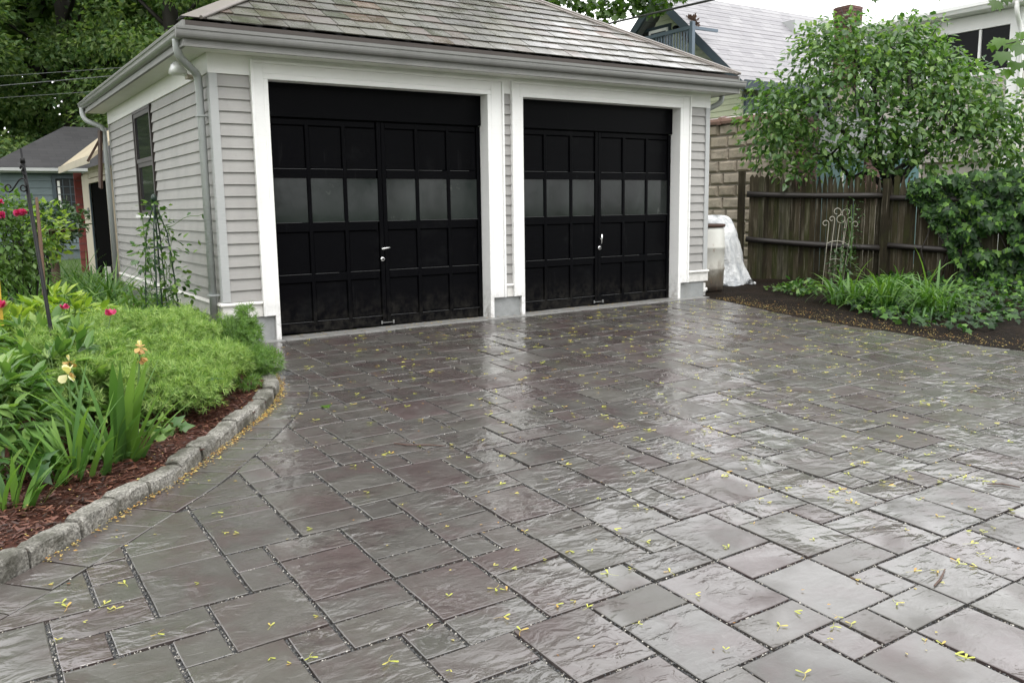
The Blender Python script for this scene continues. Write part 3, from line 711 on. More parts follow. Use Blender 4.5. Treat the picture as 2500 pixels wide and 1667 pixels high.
# gutters: an open K-style trough
go_ = [(0, 2.746), (-.020, 2.746), (-.036, 2.752), (-.047, 2.763), (-.054, 2.778), (-.057, 2.795), (-.057, 2.812), (-.066, 2.816), (-.068, 2.834), (-.058, 2.834)]
gi_ = [(-.050, 2.806), (-.042, 2.776), (-.030, 2.757), (-.006, 2.752), (-.006, 2.834), (0, 2.834)]
prof = go_+gi_
MB().extr(prof, lambda p, q, t: (t, -E0-.006+p, q), -E0-.070, GW+E0+.072).build('gutter', MT['gutter'], gar)
MB().extr(prof, lambda p, q, t: (-E0-.006+p, t, q), -E0-.006, GD+.42).build('gutter', MT['gutter'], gar)
MB().extr(prof, lambda p, q, t: (GW+E0+.006-p, t, q), -E0-.006, GD+.42).build('gutter', MT['gutter'], gar)
# downspouts
def spout(path, name='downspout'):
    m = MB(); m.tube(path, .036, 8); return m.build(name, MT['downspout'], gar, smooth=True)
def arc(*pts):
    P = [Vector(p) for p in pts]; out = []
    for i in range(len(P)-1):
        p0, p1, p2, p3 = P[max(i-1, 0)], P[i], P[i+1], P[min(i+2, len(P)-1)]
        for t in np.linspace(0, 1, 5)[:-1 if i < len(P)-2 else None]:
            out.append(.5*((2*p1)+(p2-p0)*t+(2*p0-5*p1+4*p2-p3)*t*t+(3*p1-p0-3*p2+p3)*t**3))
    return out
dsx, dsy = -.072, .12
d1 = spout(arc((-.30, -.12, 2.76), (-.295, -.11, 2.68), (-.265, -.08, 2.615), (-.15, .04, 2.545), (-.09, .10, 2.50), (dsx, dsy, 2.40))+[(dsx, dsy, .16)])
for z in (2.13, .46): MB().box(dsx-.042, dsx+.055, dsy-.042, dsy+.042, z, z+.014).build('strap', MT['downspout'], d1)
MB().box(dsx-.035, dsx+.04, dsy-.034, dsy+.034, -.06, .17).build('spout_boot', MT['white_worn'], d1)
d2 = spout(arc((-.31, GD+.25, 2.76), (-.31, GD+.24, 2.66), (-.27, GD+.20, 2.58), (-.16, GD+.12, 2.52), (-.09, GD+.05, 2.47), (-.075, GD+.03, 2.38))+[(-.075, GD+.03, .16)])
d3 = spout(arc((GW+.31, .05, 2.76), (GW+.31, .05, 2.67), (GW+.28, .06, 2.60), (GW+.17, .10, 2.54), (GW+.09, .13, 2.50), (GW+.062, .14, 2.40))+[(GW+.062, .14, .30)])
MB().tube([(GW+.062, .14, .20), (GW+.062, .14, .31)], .043, 10).build('spout_adapter', MT['black_metal'], d3)
MB().tube([(GW+.075, .12, -.02), (GW+.075, .12, .20)], .052, 12).tube([(GW+.075, .12, .10), (GW+.14, .08, .115)], .024, 8).tube([(GW+.075, .12, .075), (GW+.075, .12, .10)], .060, 12).build('drain_pipe', MT['pvc'], d3, smooth=True)
# door frames: casing with back band, jambs and header
for x0, x1, o0, o1 in ((xA, xB, .3588, 3.1726), (xC, xD, 3.2787, 6.0572)):
    fr = MB()
    zt = 2.654
    fr.box(o0+.0242, x0-.0462, -.040, -.002, .243, zt-.0262).box(x0-.046, x0, -.040, .20, .0+.0051*x0, zT)     # left board, jamb strip
    fr.box(x1+.0462, o1-.0242, -.040, -.002, .243, zt-.0262).box(x1, x1+.046, -.040, .20, .0051*x1, zT)
    fr.box(x0-.046, x1+.046, -.040, .20, zT+.001, zT+.05).box(x0-.046, x1+.046, -.040, -.002, zT+.0502, zt-.0262)
    fr.box(o0, o0+.024, -.056, -.002, .243, zt).box(o1-.024, o1, -.056, -.002, .243, zt).box(o0+.025, o1-.025, -.056, -.002, zt-.026, zt)
    bevel(fr.build('door_frame', MT['white'], gar), .0025, 1)
    # the door itself, behind the frame
    yd = .125; H = zT-.006; zb = .0051*(x0+x1)/2+.012
    def zz(fr_): return H-(H-zb)*fr_
    dm = MB()
    wcol = (x1-x0)
    cent = (x0+x1)/2
    # stiles at the column edges
    cols = []
    st = .040; half = (wcol/2-.010-.045)
    for h in (0, 1):
        a0 = x0+.006 if h == 0 else cent+.002
        a1 = cent-.002 if h == 0 else x1-.006
        edges = [a0+.046, a1-.046]; wp = (edges[1]-edges[0]-2*st)/3
        dm.box(a0, a0+.046, yd, yd+.045, zb, zz(.133)); dm.box(a1-.046, a1, yd, yd+.045, zb, zz(.133))
        for q in range(3):
            c0 = edges[0]+q*(wp+st); cols.append((c0, c0+wp))
            if q < 2: dm.box(c0+wp, c0+wp+st, yd+.001, yd+.044, zb+.001, zz(.134))
        for f0, f1 in ((.134, .158), (.330, .368), (.546, .585), (.757, .792), (.955, .999)):
            dm.box(a0+.0465, a1-.0625, yd+.003, yd+.042, zz(f1)+.001, zz(f0)-.001)
    dm.box(x0+.004, x1-.004, yd+.047, yd+.055, zb+.002, zT-.003)
    door = dm.build('garage_door', MT['black'], gar)
    bevel(door, .004, 1)
    MB().box(x0+.001, x1-.001, yd-.016, yd-.003, zz(.128), zT-.001).build('header_panel', MT['black'], door)
    for c0, c1 in cols:
        for f0, f1, kind in ((.158, .330, 'p'), (.368, .546, 'g'), (.585, .757, 'p'), (.792, .955, 'p')):
            za, zc = zz(f1), zz(f0)
            if RND.random() < .93: MB().box(c0+.004*RND.random(), c1-RND.choice([.004, .004, .06, .15])*RND.random(), yd-.0012, yd+.012, za-.0035, za+.0012).build('ledge', MT['worn'], door)  # lighter grey paints in the light the ledges catch, along with wear
            if kind == 'g': MB().box(c0-.002, c1+.002, yd+.014, yd+.020, za-.002, zc+.002).build('pane', MT['pane'], door)
            else:
                pn = MB(); m_ = .009
                pn.add([(c0-.001, yd+.026, za-.001), (c1+.001, yd+.026, za-.001), (c1+.001, yd+.026, zc+.001), (c0-.001, yd+.026, zc+.001), (c0+m_, yd+.020, za+m_), (c1-m_, yd+.020, za+m_), (c1-m_, yd+.020, zc-m_), (c0+m_, yd+.020, zc-m_)],
                       [(0, 1, 5, 4), (1, 2, 6, 5), (2, 3, 7, 6), (3, 0, 4, 7), (4, 5, 6, 7)]).build('panel', MT['black_edge'], door)
    hz = zz(.664); hx = cent+(-.03 if x0 < 1 else .018)
    hb = MB(); hb.tube([(hx, yd+.002, hz), (hx, yd-.050, hz)], .011, 8)
    if x0 < 1: hb.tube([(hx-.026, yd-.045, hz-.004), (hx+.070, yd-.052, hz+.010)], [.014, .008], 8)
    else: hb.tube([(hx, yd-.045, hz-.06), (hx, yd-.052, hz+.055)], [.008, .014], 8)
    hb.build('handle', MT['chrome'], door, smooth=True)
    MB().tube([(hx-.004, yd+.001, hz-.112), (hx-.004, yd-.020, hz-.112)], [.026, .023], 14).build('lock', MT['chrome'], door, smooth=True)
    MB().tube([(hx-.004, yd-.018, hz-.112), (hx-.004, yd-.0225, hz-.112)], .013, 12).build('keyhole', MT['dark'], door)
    lb = MB(); lb.box(cent-.075, cent-.060, yd-.012, yd, zb+.02, zb+.055).box(cent+.062, cent+.08, yd-.012, yd, zb+.02, zb+.055).box(cent-.06, cent+.06, yd-.008, yd-.002, zb+.03, zb+.037)
    lb.build('latch', MT['steel'], door)
# side window
wn = MB().box(-.035, -.001, WY0-.048, WY0-.002, WZ0-.03, WZ1+.03).box(-.035, -.001, WY1+.002, WY1+.048, WZ0-.03, WZ1+.03).box(-.034, -.001, WY0, WY1, WZ1+.001, WZ1+.03).build('window', MT['brownwin'], gar)
MB().box(-.075, .0, WY0-.06, WY1+.06, WZ0-.065, WZ0-.032).build('sill', MT['white'], wn)
sa = MB(); zm = (WZ0+WZ1)/2
for z0, z1, yy in ((WZ0-.03, zm, .0), (zm+.001, WZ1, -.012)):
    sa.box(yy-.014, yy+.011, WY0, WY0+.055, z0, z1).box(yy-.014, yy+.011, WY1-.055, WY1, z0, z1).box(yy-.014, yy+.011, WY0+.056, WY1-.056, z0, z0+.05).box(yy-.014, yy+.011, WY0+.056, WY1-.056, z1-.05, z1)
sa.build('sash', MT['brownwin'], wn)
MB().box(.0, .006, WY0+.05, WY1-.05, WZ0-.02, zm).build('pane', MT['win_glass'], wn); MB().box(-.010, -.004, WY0+.05, WY1-.05, zm+.03, WZ1-.02).build('pane', MT['win_glass'], wn)
# twin flood lamp under the frieze
fl = thing('flood_lamp', 'white twin flood lamp fixed under the eave beside the front downspout', 'lamp', (-.09, .42, 2.56))
MB().box(-.02, .06, -.05, .05, -.055, -.02).build('base', MT['cream'], fl)
for dy, t in ((-.03, -.4), (.07, .2)):
    m_ = MB(); m_.tube([(0, dy*.4, -.03), (-.05, dy, .01)], .016, 8); d = Vector((-.75, t, .25)).normalized(); c = Vector((-.05, dy, .01))
    m_.tube([c-d*.03, c, c+d*.05, c+d*.10], [.020, .030, .048, .056], 12); m_.build('bulb', MT['lightglass'], fl, smooth=True)
# roof: deck, hip roof of individual slates
TH = math.radians(29.5); ce, se = math.cos(TH), math.sin(TH); ER, ZR = .262, 2.906
x0r, x1r = -ER, GW+ER; half = (GD+2*ER)/2; rise = half*math.tan(TH); rl = x0r+half, x1r-half
def rp(u, v, lift=0.): return (u, -ER+v*ce-lift*se, ZR+v*se+lift*ce)
ry = -ER+half; rz = ZR+rise-.03
dk = MB(); dk.add([(x0r, -ER+.02, ZR-.02), (x1r, -ER+.02, ZR-.02), (x1r, GD+ER, ZR-.02), (x0r, GD+ER, ZR-.02), (x0r+half, ry, rz), (x1r-half, ry, rz)],
                  [(0, 1, 5, 4), (1, 2, 5), (2, 3, 4, 5), (3, 0, 4), (3, 2, 1, 0)])
dk.build('roof_deck', MT['shingle_dark'], gar)
EXS = .225; more = MB(); vmax = half/ce; nsl = 0; row = 0
while row*EXS < vmax-.1:
    u = x0r-RND.uniform(0, .2); v0 = row*EXS
    while u < x1r:
        wd = RND.choice([.22, .24, .25, .26, .28]); g_ = .0038; dv = RND.uniform(-.006, .006)-(.014 if RND.random() < .05 else 0)
        a, b = u+g_, u+wd-g_; pol = [(a, v0+dv+RND.uniform(-.003, .003)), ((a+b)/2, v0+dv+RND.uniform(-.004, .004)), (b, v0+dv+RND.uniform(-.003, .003)), (b, v0+EXS+.09), (a, v0+EXS+.09)]
        pol = clip(pol, x0r+.03, 0, 1, -ce)
        if len(pol) > 2: pol = clip(pol, x1r-.03, 0, -1, -ce)
        if len(pol) > 2 and area(pol) > .004:
            sk = RND.gauss(0, .008); c = np.array(pol).mean(0); th = .009; li = RND.uniform(0, .0022)
            def pt(q, top):
                l_ = (EXS+.09-(q[1]-v0))/(EXS+.09); return rp(q[0]+sk*(q[1]-c[1]), q[1]-sk*(q[0]-c[0]), .004+l_*.016+li+(th if top else 0))
            n = len(pol); V = [pt(q, 0) for q in pol]+[pt(q, 1) for q in pol]
            F = [(i, (i+1) % n, n+(i+1) % n, n+i) for i in range(n)]+[tuple(range(n, 2*n)), tuple(range(n))[::-1]]
            if row < 9 and nsl < 296: make('slate', V, F, MT['slate'], gar); nsl += 1
            else: more.add(V, F)
        u += wd
    row += 1
more.build('slate_field', MT['slate'], gar, kind='stuff')
for sg, xe in ((1, x0r), (-1, x1r)):      # metal hip caps
    wl = .13 if sg > 0 else .055
    a = Vector((xe-sg*.03, -ER-.03, ZR-.005)); b = Vector((xe+sg*half, ry, rz+.05))
    m_ = MB(); d = (b-a)
    fr_ = Vector((sg*wl*1.25, 0, .018)); sd_ = Vector((0, wl*1.25, .018))
    m_.add([a+fr_+Vector((0, 0, .012)), a+Vector((0, 0, .03)), a+sd_, b+fr_, b+Vector((0, 0, .03)), b+sd_, a+fr_+Vector((0, 0, -.004)), b+fr_+Vector((0, 0, -.012))], [(0, 1, 4, 3), (1, 2, 5, 4), (6, 0, 3, 7)])
    if sg > 0: m_.tube([a+fr_+Vector((.01, -.004, .014)), b+fr_+Vector((.01, 0, .014))], .017, 8)
    else: m_.tube([a+Vector((0, 0, .032)), b+Vector((0, 0, .032))], .016, 8)
    m_.build('hip_cap', MT['roofmetal'], gar)
# a warped dark board leaning against the far corner under the eave
wb = MB(); wb.bar((-.16, GD+.20, 1.62), (-.12, GD+.10, 2.44), .03, .22, (0, 1, 0)).bar((-.30, GD+.25, 2.0), (-.13, GD+.2, 2.3), .03, .03)
wb.build('eave_board', MT['rust'], label='dark rusty board hanging at the far left corner of the garage', cat='board')

# ------------------------------------------------------------------ right side: fence, block garage, houses
FA = np.array([8.85, 1.5]); FD = np.array([1.18, -1.74]); FL = np.linalg.norm(FD); FU = FD/FL; FNv = np.array([-FU[1], FU[0]])*-1   # normal towards the drive
if FNv @ (CAM[:2]-FA) < 0: FNv = -FNv
def fz(s): return .045-.091*s/FL
def fpt(s, out, z): p = FA+FU*s+FNv*out; return (p[0], p[1], fz(s)+z)
fence = thing('picket_fence', 'old mossy stockade fence of dark weathered pickets behind the soil bed', 'fence', (0, 0, 0))
s_ = .06; k = 0
while s_ < 6.6:
    wd = RND.uniform(.070, .086); z1 = 1.69+RND.uniform(-.035, .03); tip = RND.uniform(.17, .22) if RND.random() < .88 else .03; lean = RND.uniform(-.006, .006)
    if .05 < s_ < .5: tip = RND.uniform(.02, .06); z1 -= .02
    V = []; 
    for y_ in (0, -.018):
        V += [fpt(s_, y_, -.12), fpt(s_+wd, y_, -.12), fpt(s_+wd+lean, y_, z1-tip), fpt(s_+wd*.57+lean, y_, z1), fpt(s_+wd*.43+lean, y_, z1), fpt(s_+lean, y_, z1-tip)]
    make('picket', V, [(0, 1, 2, 3, 4, 5), (11, 10, 9, 8, 7, 6)]+[(i, i+6, (i+1) % 6+6, (i+1) % 6) for i in range(6)], MT['fence'], fence); s_ += wd+RND.uniform(.0, .004)
for s0_, s1_ in ((.03, 2.06), (2.16, 4.3), (4.4, 6.6)):
    for z0, z1 in ((1.375, 1.405), (.65, .60)):
        a, b = fpt(s0_, .045, z0), fpt(s1_, .045, z1); n_ = 7; P = [np.array(a)+(np.array(b)-np.array(a))*t+[0, 0, -.012*math.sin(math.pi*t)] for t in np.linspace(0, 1, n_)]
        MB().tube(P, [.046+RND.uniform(-.006, .004) for _ in P], 8).build('rail', MT['fence_rail'], fence, smooth=True)
for s0_, m_, h_ in ((-.06, MT['fence'], 1.74), (2.11, MT['fence'], 1.66), (4.35, MT['fence'], 1.66)):
    b_ = MB(); b_.bar(fpt(s0_, .03, -.15), fpt(s0_, .03, h_), .105, .105, (FU[0], FU[1], 0)); b_.build('post', m_, fence)

# concrete block garage with a brick corner and teal doors
bg_ = thing('block_garage', 'low garage of tan rock-face blocks with terracotta coping behind the fence', 'garage', (0, 0, 0))
BX, BY0, BY1, BH = 10.6, 1.92, 6.2, 2.80
MB().box(BX+.03, BX+3.9, BY0+.03, BY1, -.1, BH).build('wall_core', MT['mortar'], bg_)
rh = .2325; r_ = 0
while r_*rh < BH-.05:
    z0 = r_*rh+.012; z1 = min((r_+1)*rh-.008, BH); y = BY0+(.0 if r_ % 2 else .24)
    while y < BY1-.1:
        y1 = min(y+.46+RND.choice([0, 0, -.12]), BY1); a, b = y+.010, y1-.010; c = .038
        j = [RND.uniform(-.010, .010) for _ in range(4)]
        V = [(BX+.04, a, z0), (BX+.04, b, z0), (BX+.04, b, z1), (BX+.04, a, z1), (BX+.008, a+.005, z0+.005), (BX+.008, b-.005, z0+.005), (BX+.008, b-.005, z1-.005), (BX+.008, a+.005, z1-.005),
             (BX-.028+j[0], a+c, z0+c), (BX-.028+j[1], b-c, z0+c), (BX-.028+j[2], b-c, z1-c), (BX-.028+j[3], a+c, z1-c)]
        F = [(i, (i+1) % 4, 4+(i+1) % 4, 4+i) for i in range(4)]+[(4+i, 4+(i+1) % 4, 8+(i+1) % 4, 8+i) for i in range(4)]+[(8, 9, 10, 11)]
        make('block', V, F, MT['block'], bg_); y = y1
    r_ += 1
def bricks(parent, x0, x1, z0, z1, Y, skip=None, n=[0]):
    z = z0; k = 0
    while z < z1-.03:
        x = x0-(.11 if k % 2 else 0)
        while x < x1-.02:
            a, b = max(x+.005, x0), min(x+.215, x1)
            if b-a > .03: MB().box(a, b, Y-.02, Y+.05, z+.005, min(z+.067, z1)).build('brick', MT['brick'], parent)
            x += .222
        z += .075; k += 1
bricks(bg_, BX+.0, BX+.56, 1.20, BH-.02, BY0-.0)
bricks(bg_, BX+2.0, BX+2.45, 1.20, BH-.02, BY0-.0)
MB().box(BX+.58, BX+3.9, BY0-.03, BY0+.028, 2.16, BH).build('lintel', MT['concrete'], bg_)
dr = MB().box(BX+.58, BX+1.98, BY0+.02, BY0+.028, 0, 2.15).box(BX+2.47, BX+3.8, BY0+.02, BY0+.028, 0, 2.15).build('door', MT['teal'], bg_)
for x in (BX+.66, BX+.98, BX+1.30, BX+1.64, BX+2.62, BX+3.1): MB().box(x, x+.055, BY0-.004, BY0+.018, 0, 2.15).build('door_batten', MT['white_worn'] if abs(x-BX-1.30) < .01 else MT['teal'], dr)
y = BY0-.06
while y < BY1:      # coping tiles on the wall head
    L = .62; m_ = MB(); m_.extr([(-.075, BH-.02), (.24, BH+.03), (.24, BH+.08), (.04, BH+.115), (-.05, BH+.085), (-.085, BH+.03)], lambda p, q, t: (BX+p, t, q), y+.004, y+L-.06)
    m_.extr([(-.095, BH-.035), (.25, BH+.01), (.25, BH+.10), (.04, BH+.138), (-.06, BH+.110), (-.105, BH+.03)], lambda p, q, t: (BX+p, t, q), y+L-.07, y+L+.01)
    m_.build('coping_tile', MT['coping'], bg_); y += L
MB().box(BX+.25, BX+3.9, BY0, BY1, BH, BH+.03).build('roof', MT['shingle_dark'], bg_)

# pale green house with a broad grey roof and a balcony
GX, GY, GZ = 17.01, 8.74, 4.73; AY, AZ = 12.1, 7.62; BYg = 2*AY-GY; GXE = 28.0
gh = thing('green_house', 'pale green house with slate blue trim, wide grey roof and a gable balcony', 'house', (0, 0, 0))
sl_ = (AZ-GZ)/(AY-GY)
wz = 4.05
MB().add([(GX+.05, GY+.25, -.2), (GX+.05, BYg-.25, -.2), (GX+.05, BYg-.25, wz+.3), (GX+.05, AY, AZ-.3), (GX+.05, GY+.25, wz+.3), (GXE, GY+.25, -.2), (GXE, BYg-.25, -.2), (GXE, BYg-.25, wz+.3), (GXE, AY, AZ-.3), (GXE, GY+.25, wz+.3)],
         [(0, 4, 3, 2, 1), (5, 6, 7, 8, 9), (0, 5, 9, 4), (4, 9, 8, 3), (3, 8, 7, 2), (1, 2, 7, 6)]).build('wall', MT['cream_green'], gh)
z = 1.9
while z < AZ-.45:      # clapboards on the gable and on the front
    y0 = GY+.25 if z < GZ-.3 else GY+.25+(z-GZ+.30)/sl_; y1 = 2*AY-y0
    if y1-y0 > .3: MB().extr([(-.022, z), (.045, z), (.045, z+.15), (-.002, z+.15)], lambda p, q, t: (GX+p, t, q), y0, y1).build('clapboard', MT['cream_green'], gh)
    if z < GZ-.55: MB().extr([(-.022, z), (.045, z), (.045, z+.15), (-.002, z+.15)], lambda p, q, t: (t, GY+.205+p, q), GX+.02, GXE).build('clapboard', MT['cream_green'], gh)
    z += .155
th = .16; ov = .45
def slab(ya, za, yb, zb_, name, m):
    return MB().add([(GX-ov, ya, za), (GXE+.3, ya, za), (GXE+.3, yb, zb_), (GX-ov, yb, zb_), (GX-ov, ya, za-th), (GXE+.3, ya, za-th), (GXE+.3, yb, zb_-th), (GX-ov, yb, zb_-th)],
                    [(0, 1, 2, 3), (7, 6, 5, 4), (0, 4, 5, 1), (1, 5, 6, 2), (2, 6, 7, 3), (3, 7, 4, 0)]).build(name, m, gh)
rf = slab(GY-.15, GZ-.13, AY, AZ, 'roof', MT['shingle_grey']); slab(BYg+.15, GZ-.13, AY+.001, AZ, 'roof', MT['shingle_grey'])
z = .0
LN = math.hypot(AY-GY+.15, AZ-GZ+.13); v = .25
while v < LN:      # shingle courses stand a little proud
    a = v/LN; ya, za = GY-.15+(AY-GY+.15)*a, GZ-.13+(AZ-GZ+.13)*a; c = .30/LN; yb, zb_ = ya+(AY-GY+.15)*c, za+(AZ-GZ+.13)*c
    MB().add([(GX-ov, ya-.004, za+.014), (GXE, ya-.004, za+.014), (GXE, yb, zb_+.003), (GX-ov, yb, zb_+.003), (GX-ov, ya, za), (GXE, ya, za)], [(0, 1, 2, 3), (4, 5, 1, 0)]).build('shingle_course', MT['shingle_grey'], rf); v += .26
for y0, y1 in ((GY-.17, AY), (BYg+.17, AY)):
    z0 = GZ-.15; MB().add([(GX-ov-.03, y0, z0+.02), (GX-ov-.03, y1, AZ+.02), (GX-ov-.03, y1, AZ-.30), (GX-ov-.03, y0, z0-.26), (GX-ov+.05, y0, z0-.26), (GX-ov+.05, y1, AZ-.30)], [(0, 1, 2, 3), (3, 2, 5, 4)]).build('bargeboard', MT['slate_blue'], gh)
MB().box(GX-ov+.06, GXE, GY-.19, GY-.155, GZ-.36, GZ-.10).build('eave_board', MT['slate_blue'], gh)
MB().box(GX-.02, GXE, GY+.10, GY+.18, GZ-1.0, GZ-.45).build('frieze_board', MT['slate_blue'], gh)
gd = MB().box(GX-.05, GX+.01, 11.86, 13.9, 4.9, 6.72).build('balcony_door', MT['slate_blue'], gh)
MB().box(GX-.058, GX-.052, 12.85, 13.8, 4.9, 6.62).build('pane', MT['win_glass'], gd)
gp_ = MB().box(GX-.075, GX-.060, 11.95, 12.80, 4.9, 6.62).build('door_leaf', MT['white'], gd); MB().box(GX-.083, GX-.077, 12.04, 12.71, 5.0, 6.53).build('pane', MT['win_glass'], gd)
fl2 = MB().lathe([(.02, 0), (.10, .03), (.11, .12), (.06, .16)], 10, (GX-.12, 11.55, 6.42)).build('wall_lamp', MT['black_metal'], gh)
br = MB().box(GX-1.1, GX-1.03, 9.9, 12.15, 6.12, 6.22).box(GX-1.1, GX-1.03, 9.9, 12.15, 5.28, 5.36).box(GX-1.0, GX-.06, 9.9, 9.97, 6.12, 6.2).build('balcony_rail', MT['blue_rail'], gh)
for y in np.arange(10.0, 12.1, .115): MB().box(GX-1.083, GX-1.047, y, y+.035, 5.36, 6.12).build('baluster', MT['blue_rail'], br)
for y in (9.86, 12.13): MB().box(GX-1.12, GX-1.01, y, y+.11, 5.2, 6.32).build('newel', MT['blue_rail'], br)
MB().box(GX-1.12, GX-.06, 9.8, 12.3, 5.08, 5.2).build('balcony_floor', MT['slate_blue'], gh)
# shed dormer eave and a roof hatch towards the right of that roof
dx = 22.4; MB().box(dx, 26.5, 9.55, 11.2, 6.05, 6.16).box(dx, 26.5, 9.50, 9.55, 5.92, 6.16).build('dormer_roof', MT['slate_blue'], gh)
MB().box(dx+.3, 26, 10.1, 11.4, 5.2, 6.05).build('dormer_wall', MT['slate_blue'], gh)
MB().box(21.6, 22.3, 11.0, 11.6, 6.72, 7.14).build('roof_hatch', MT['trim_grey'], gh)
wr = thing('dried_wreath', 'round dried wreath hanging on the pale green gable beside the balcony door', 'wreath', (GX-.10, 10.98, 6.46))
a_ = NR.uniform(0, 6.28, 170); P = np.stack([NR.normal(0, .03, 170), np.cos(a_)*.20+NR.normal(0, .05, 170), np.sin(a_)*.20+NR.normal(0, .05, 170)], 1)
V, F = leaves(T_SIMPLE, P, np.stack([NR.normal(0, .3, 170)-.3, np.cos(a_), np.sin(a_)], 1), np.tile([-1., 0, 0], (170, 1)), .13); npmesh('straw', V, F, MT['stake'], wr)
V, F = leaves(T_SIMPLE, P[:30]*.5+[-.05, 0, 0], rdir(30), np.tile([-1., 0, 0], (30, 1)), .10); npmesh('dark_heart', V, F, G['shrub'], wr)

# white-trimmed house with a porch at the far right
WX = 16.0
wh = thing('white_house', 'house with white eaves, dark screened porch and warm grey clapboards at the far right', 'house', (0, 0, 0))
MB().box(WX+.06, 24, 1.10, 4.30, 0, 3.86).build('wall', MT['greyclap2'], wh)
MB().box(WX+.35, 24, 1.15, 4.28, 3.87, 5.05).build('porch_interior', MT['dark'], wh)
z = 2.1
while z < 3.74: MB().extr([(-.02, z), (.06, z), (.06, z+.17), (0, z+.17)], lambda p, q, t: (WX+p, t, q), 1.14, 4.30).build('clapboard', MT['greyclap2'], wh); z += .172
MB().box(WX-.05, WX+.08, 1.14, 4.30, 3.80, 3.885).build('porch_sill', MT['white'], wh)
for y0, y1 in ((1.15, 1.73), (1.79, 2.86), (2.92, 3.62), (3.68, 4.25)): MB().box(WX+.02, WX+.035, y0, y1, 3.89, 4.72).build('pane', MT['screen_glass'], wh)
for y in (1.735, 2.865, 3.625): MB().box(WX-.01, WX+.05, y, y+.05, 3.89, 4.72).build('mullion', MT['white'], wh)
MB().box(WX-.07, WX+.09, .93, 1.13, -.1, 4.72).build('corner_post', MT['white'], wh)
MB().box(WX-.03, WX+.10, .93, 4.36, 4.725, 5.02).build('frieze_board', MT['white'], wh)
MB().box(WX-.32, WX+.2, .55, 4.42, 5.03, 5.07).build('soffit', MT['white'], wh)
MB().extr([(0, 5.04), (-.05, 5.04), (-.08, 5.10), (-.10, 5.12), (-.10, 5.19), (0, 5.19)], lambda p, q, t: (WX-.32+p, t, q), .50, 4.45).build('gutter', MT['white'], wh)
MB().add([(WX-.42, .5, 5.19), (24, .5, 7.0), (24, 4.42, 7.0), (WX-.42, 4.42, 5.19), (24, .5, 5.1), (24, 4.42, 5.1), (WX-.32, .5, 5.08), (WX-.32, 4.42, 5.08)], [(0, 1, 2, 3), (6, 4, 1, 0), (3, 2, 5, 7), (7, 5, 4, 6), (0, 3, 7, 6)]).build('roof', MT['shingle_grey'], wh)
MB().tube(arc((WX-.36, .88, 5.06), (WX-.34, .88, 4.86), (WX-.16, .90, 4.66), (WX-.10, .86, 4.45))+[(WX-.10, .86, 0)], .045, 8).build('downspout', MT['white'], wh, smooth=True)
CX0, CX1, CY0, CY1 = 15.62, 16.02, 4.60, 5.0
MB().box(CX0+.02, CX1-.02, CY0+.02, CY1-.02, 0, 5.62).build('chimney_core', MT['mortar'], wh)
z = 3.9; k = 0
while z < 5.66:
    gx = .03 if z > 5.30 else 0; o_ = .06 if k % 2 else 0
    for q in range(4):
        a = CX0-gx+q*.142-o_; b = min(a+.132, CX1+gx); a = max(a, CX0-gx)
        if b-a > .02: MB().box(a, b, CY0-gx, CY0+.06, z, z+.058).build('brick', MT['brick'], wh)
    for q in range(4):
        a = CY0+.062+q*.142-o_; b = min(a+.132, CY1+gx); a = max(a, CY0+.062)
        if b-a > .02: MB().box(CX0-gx, CX0+.06, a, b, z, z+.058).build('brick', MT['brick'], wh)
    z += .067; k += 1
MB().box(CX0+.0, CX1, CY0, CY1, 5.67, 5.72).build('chimney_cap', MT['mortar'], wh)

# barrel, plastic-wrapped heap, trellis
ba = thing('plastic_barrel', 'dirty white plastic barrel standing at the right corner of the garage', 'barrel', (6.98, .58, float(gz(6.98, .5))-.01))
bp_ = [(.245, 0), (.275, .02), (.283, .10), (.288, .30), (.296, .315), (.296, .345), (.288, .36), (.290, .60), (.298, .615), (.298, .645), (.289, .66), (.284, .84), (.272, .90), (.262, .915)]
MB().lathe(bp_, 28).build('body', MT['barrel'], ba, smooth=True)
MB().lathe([(.262, .912), (.290, .918), (.293, .935), (.293, .955), (.275, .960), (.270, .93), (.24, .925)], 28).build('rim', MT['rust'], ba, smooth=True)
hp = thing('plastic_sheet_heap', 'heap wrapped in crumpled white plastic sheeting behind the barrel', 'cover', (8.02, 1.38, float(gz(7.5, 1))-.02))
V = []; F = []; nu, nv = 44, 22
for i in range(nv+1):
    t = i/nv; z = 1.06*(math.cos(t*math.pi/2)**.62 if t < 1 else 0)
    r0 = .58*math.sin(t*math.pi/2)**.58*(1-.10*math.sin(t*math.pi)) + (.12*max(0, t-.93)/.07)
    for k in range(nu):
        a = 2*math.pi*k/nu; fold = (.05*math.sin(a*9+3*math.sin(t*4))+.03*math.sin(a*17+t*6))*t
        r = r0*(1+fold)+.05*math.sin(a*2+1)*t-.10*t*max(0, math.sin(a*1.5))*0
        bulge = 1+.14*math.sin(t*math.pi)*math.sin(a*3+.6)
        V.append((r*bulge*math.cos(a)*.86, r*bulge*math.sin(a)*.9, z+.02*math.sin(a*7+t*13)))
for i in range(nv):
    for k in range(nu): F.append((i*nu+k, i*nu+(k+1) % nu, (i+1)*nu+(k+1) % nu, (i+1)*nu+k))
make('sheeting', V, F, MT['sheet'], hp, smooth=True)
hem = MB()
for k in range(16):
    a = RND.uniform(0, 6.28); r = RND.uniform(.58, .70); c = Vector((r*math.cos(a)*.9, r*math.sin(a)*.92, .03)); hem.tube([c, c+Vector((RND.uniform(-.14, .14), RND.uniform(-.14, .14), .03)), c+Vector((RND.uniform(-.2, .2), RND.uniform(-.2, .2), 0))], [.03, .045, .02], 6)
hem.build('crumpled_hem', MT['sheet'], hp, smooth=True, kind='stuff')
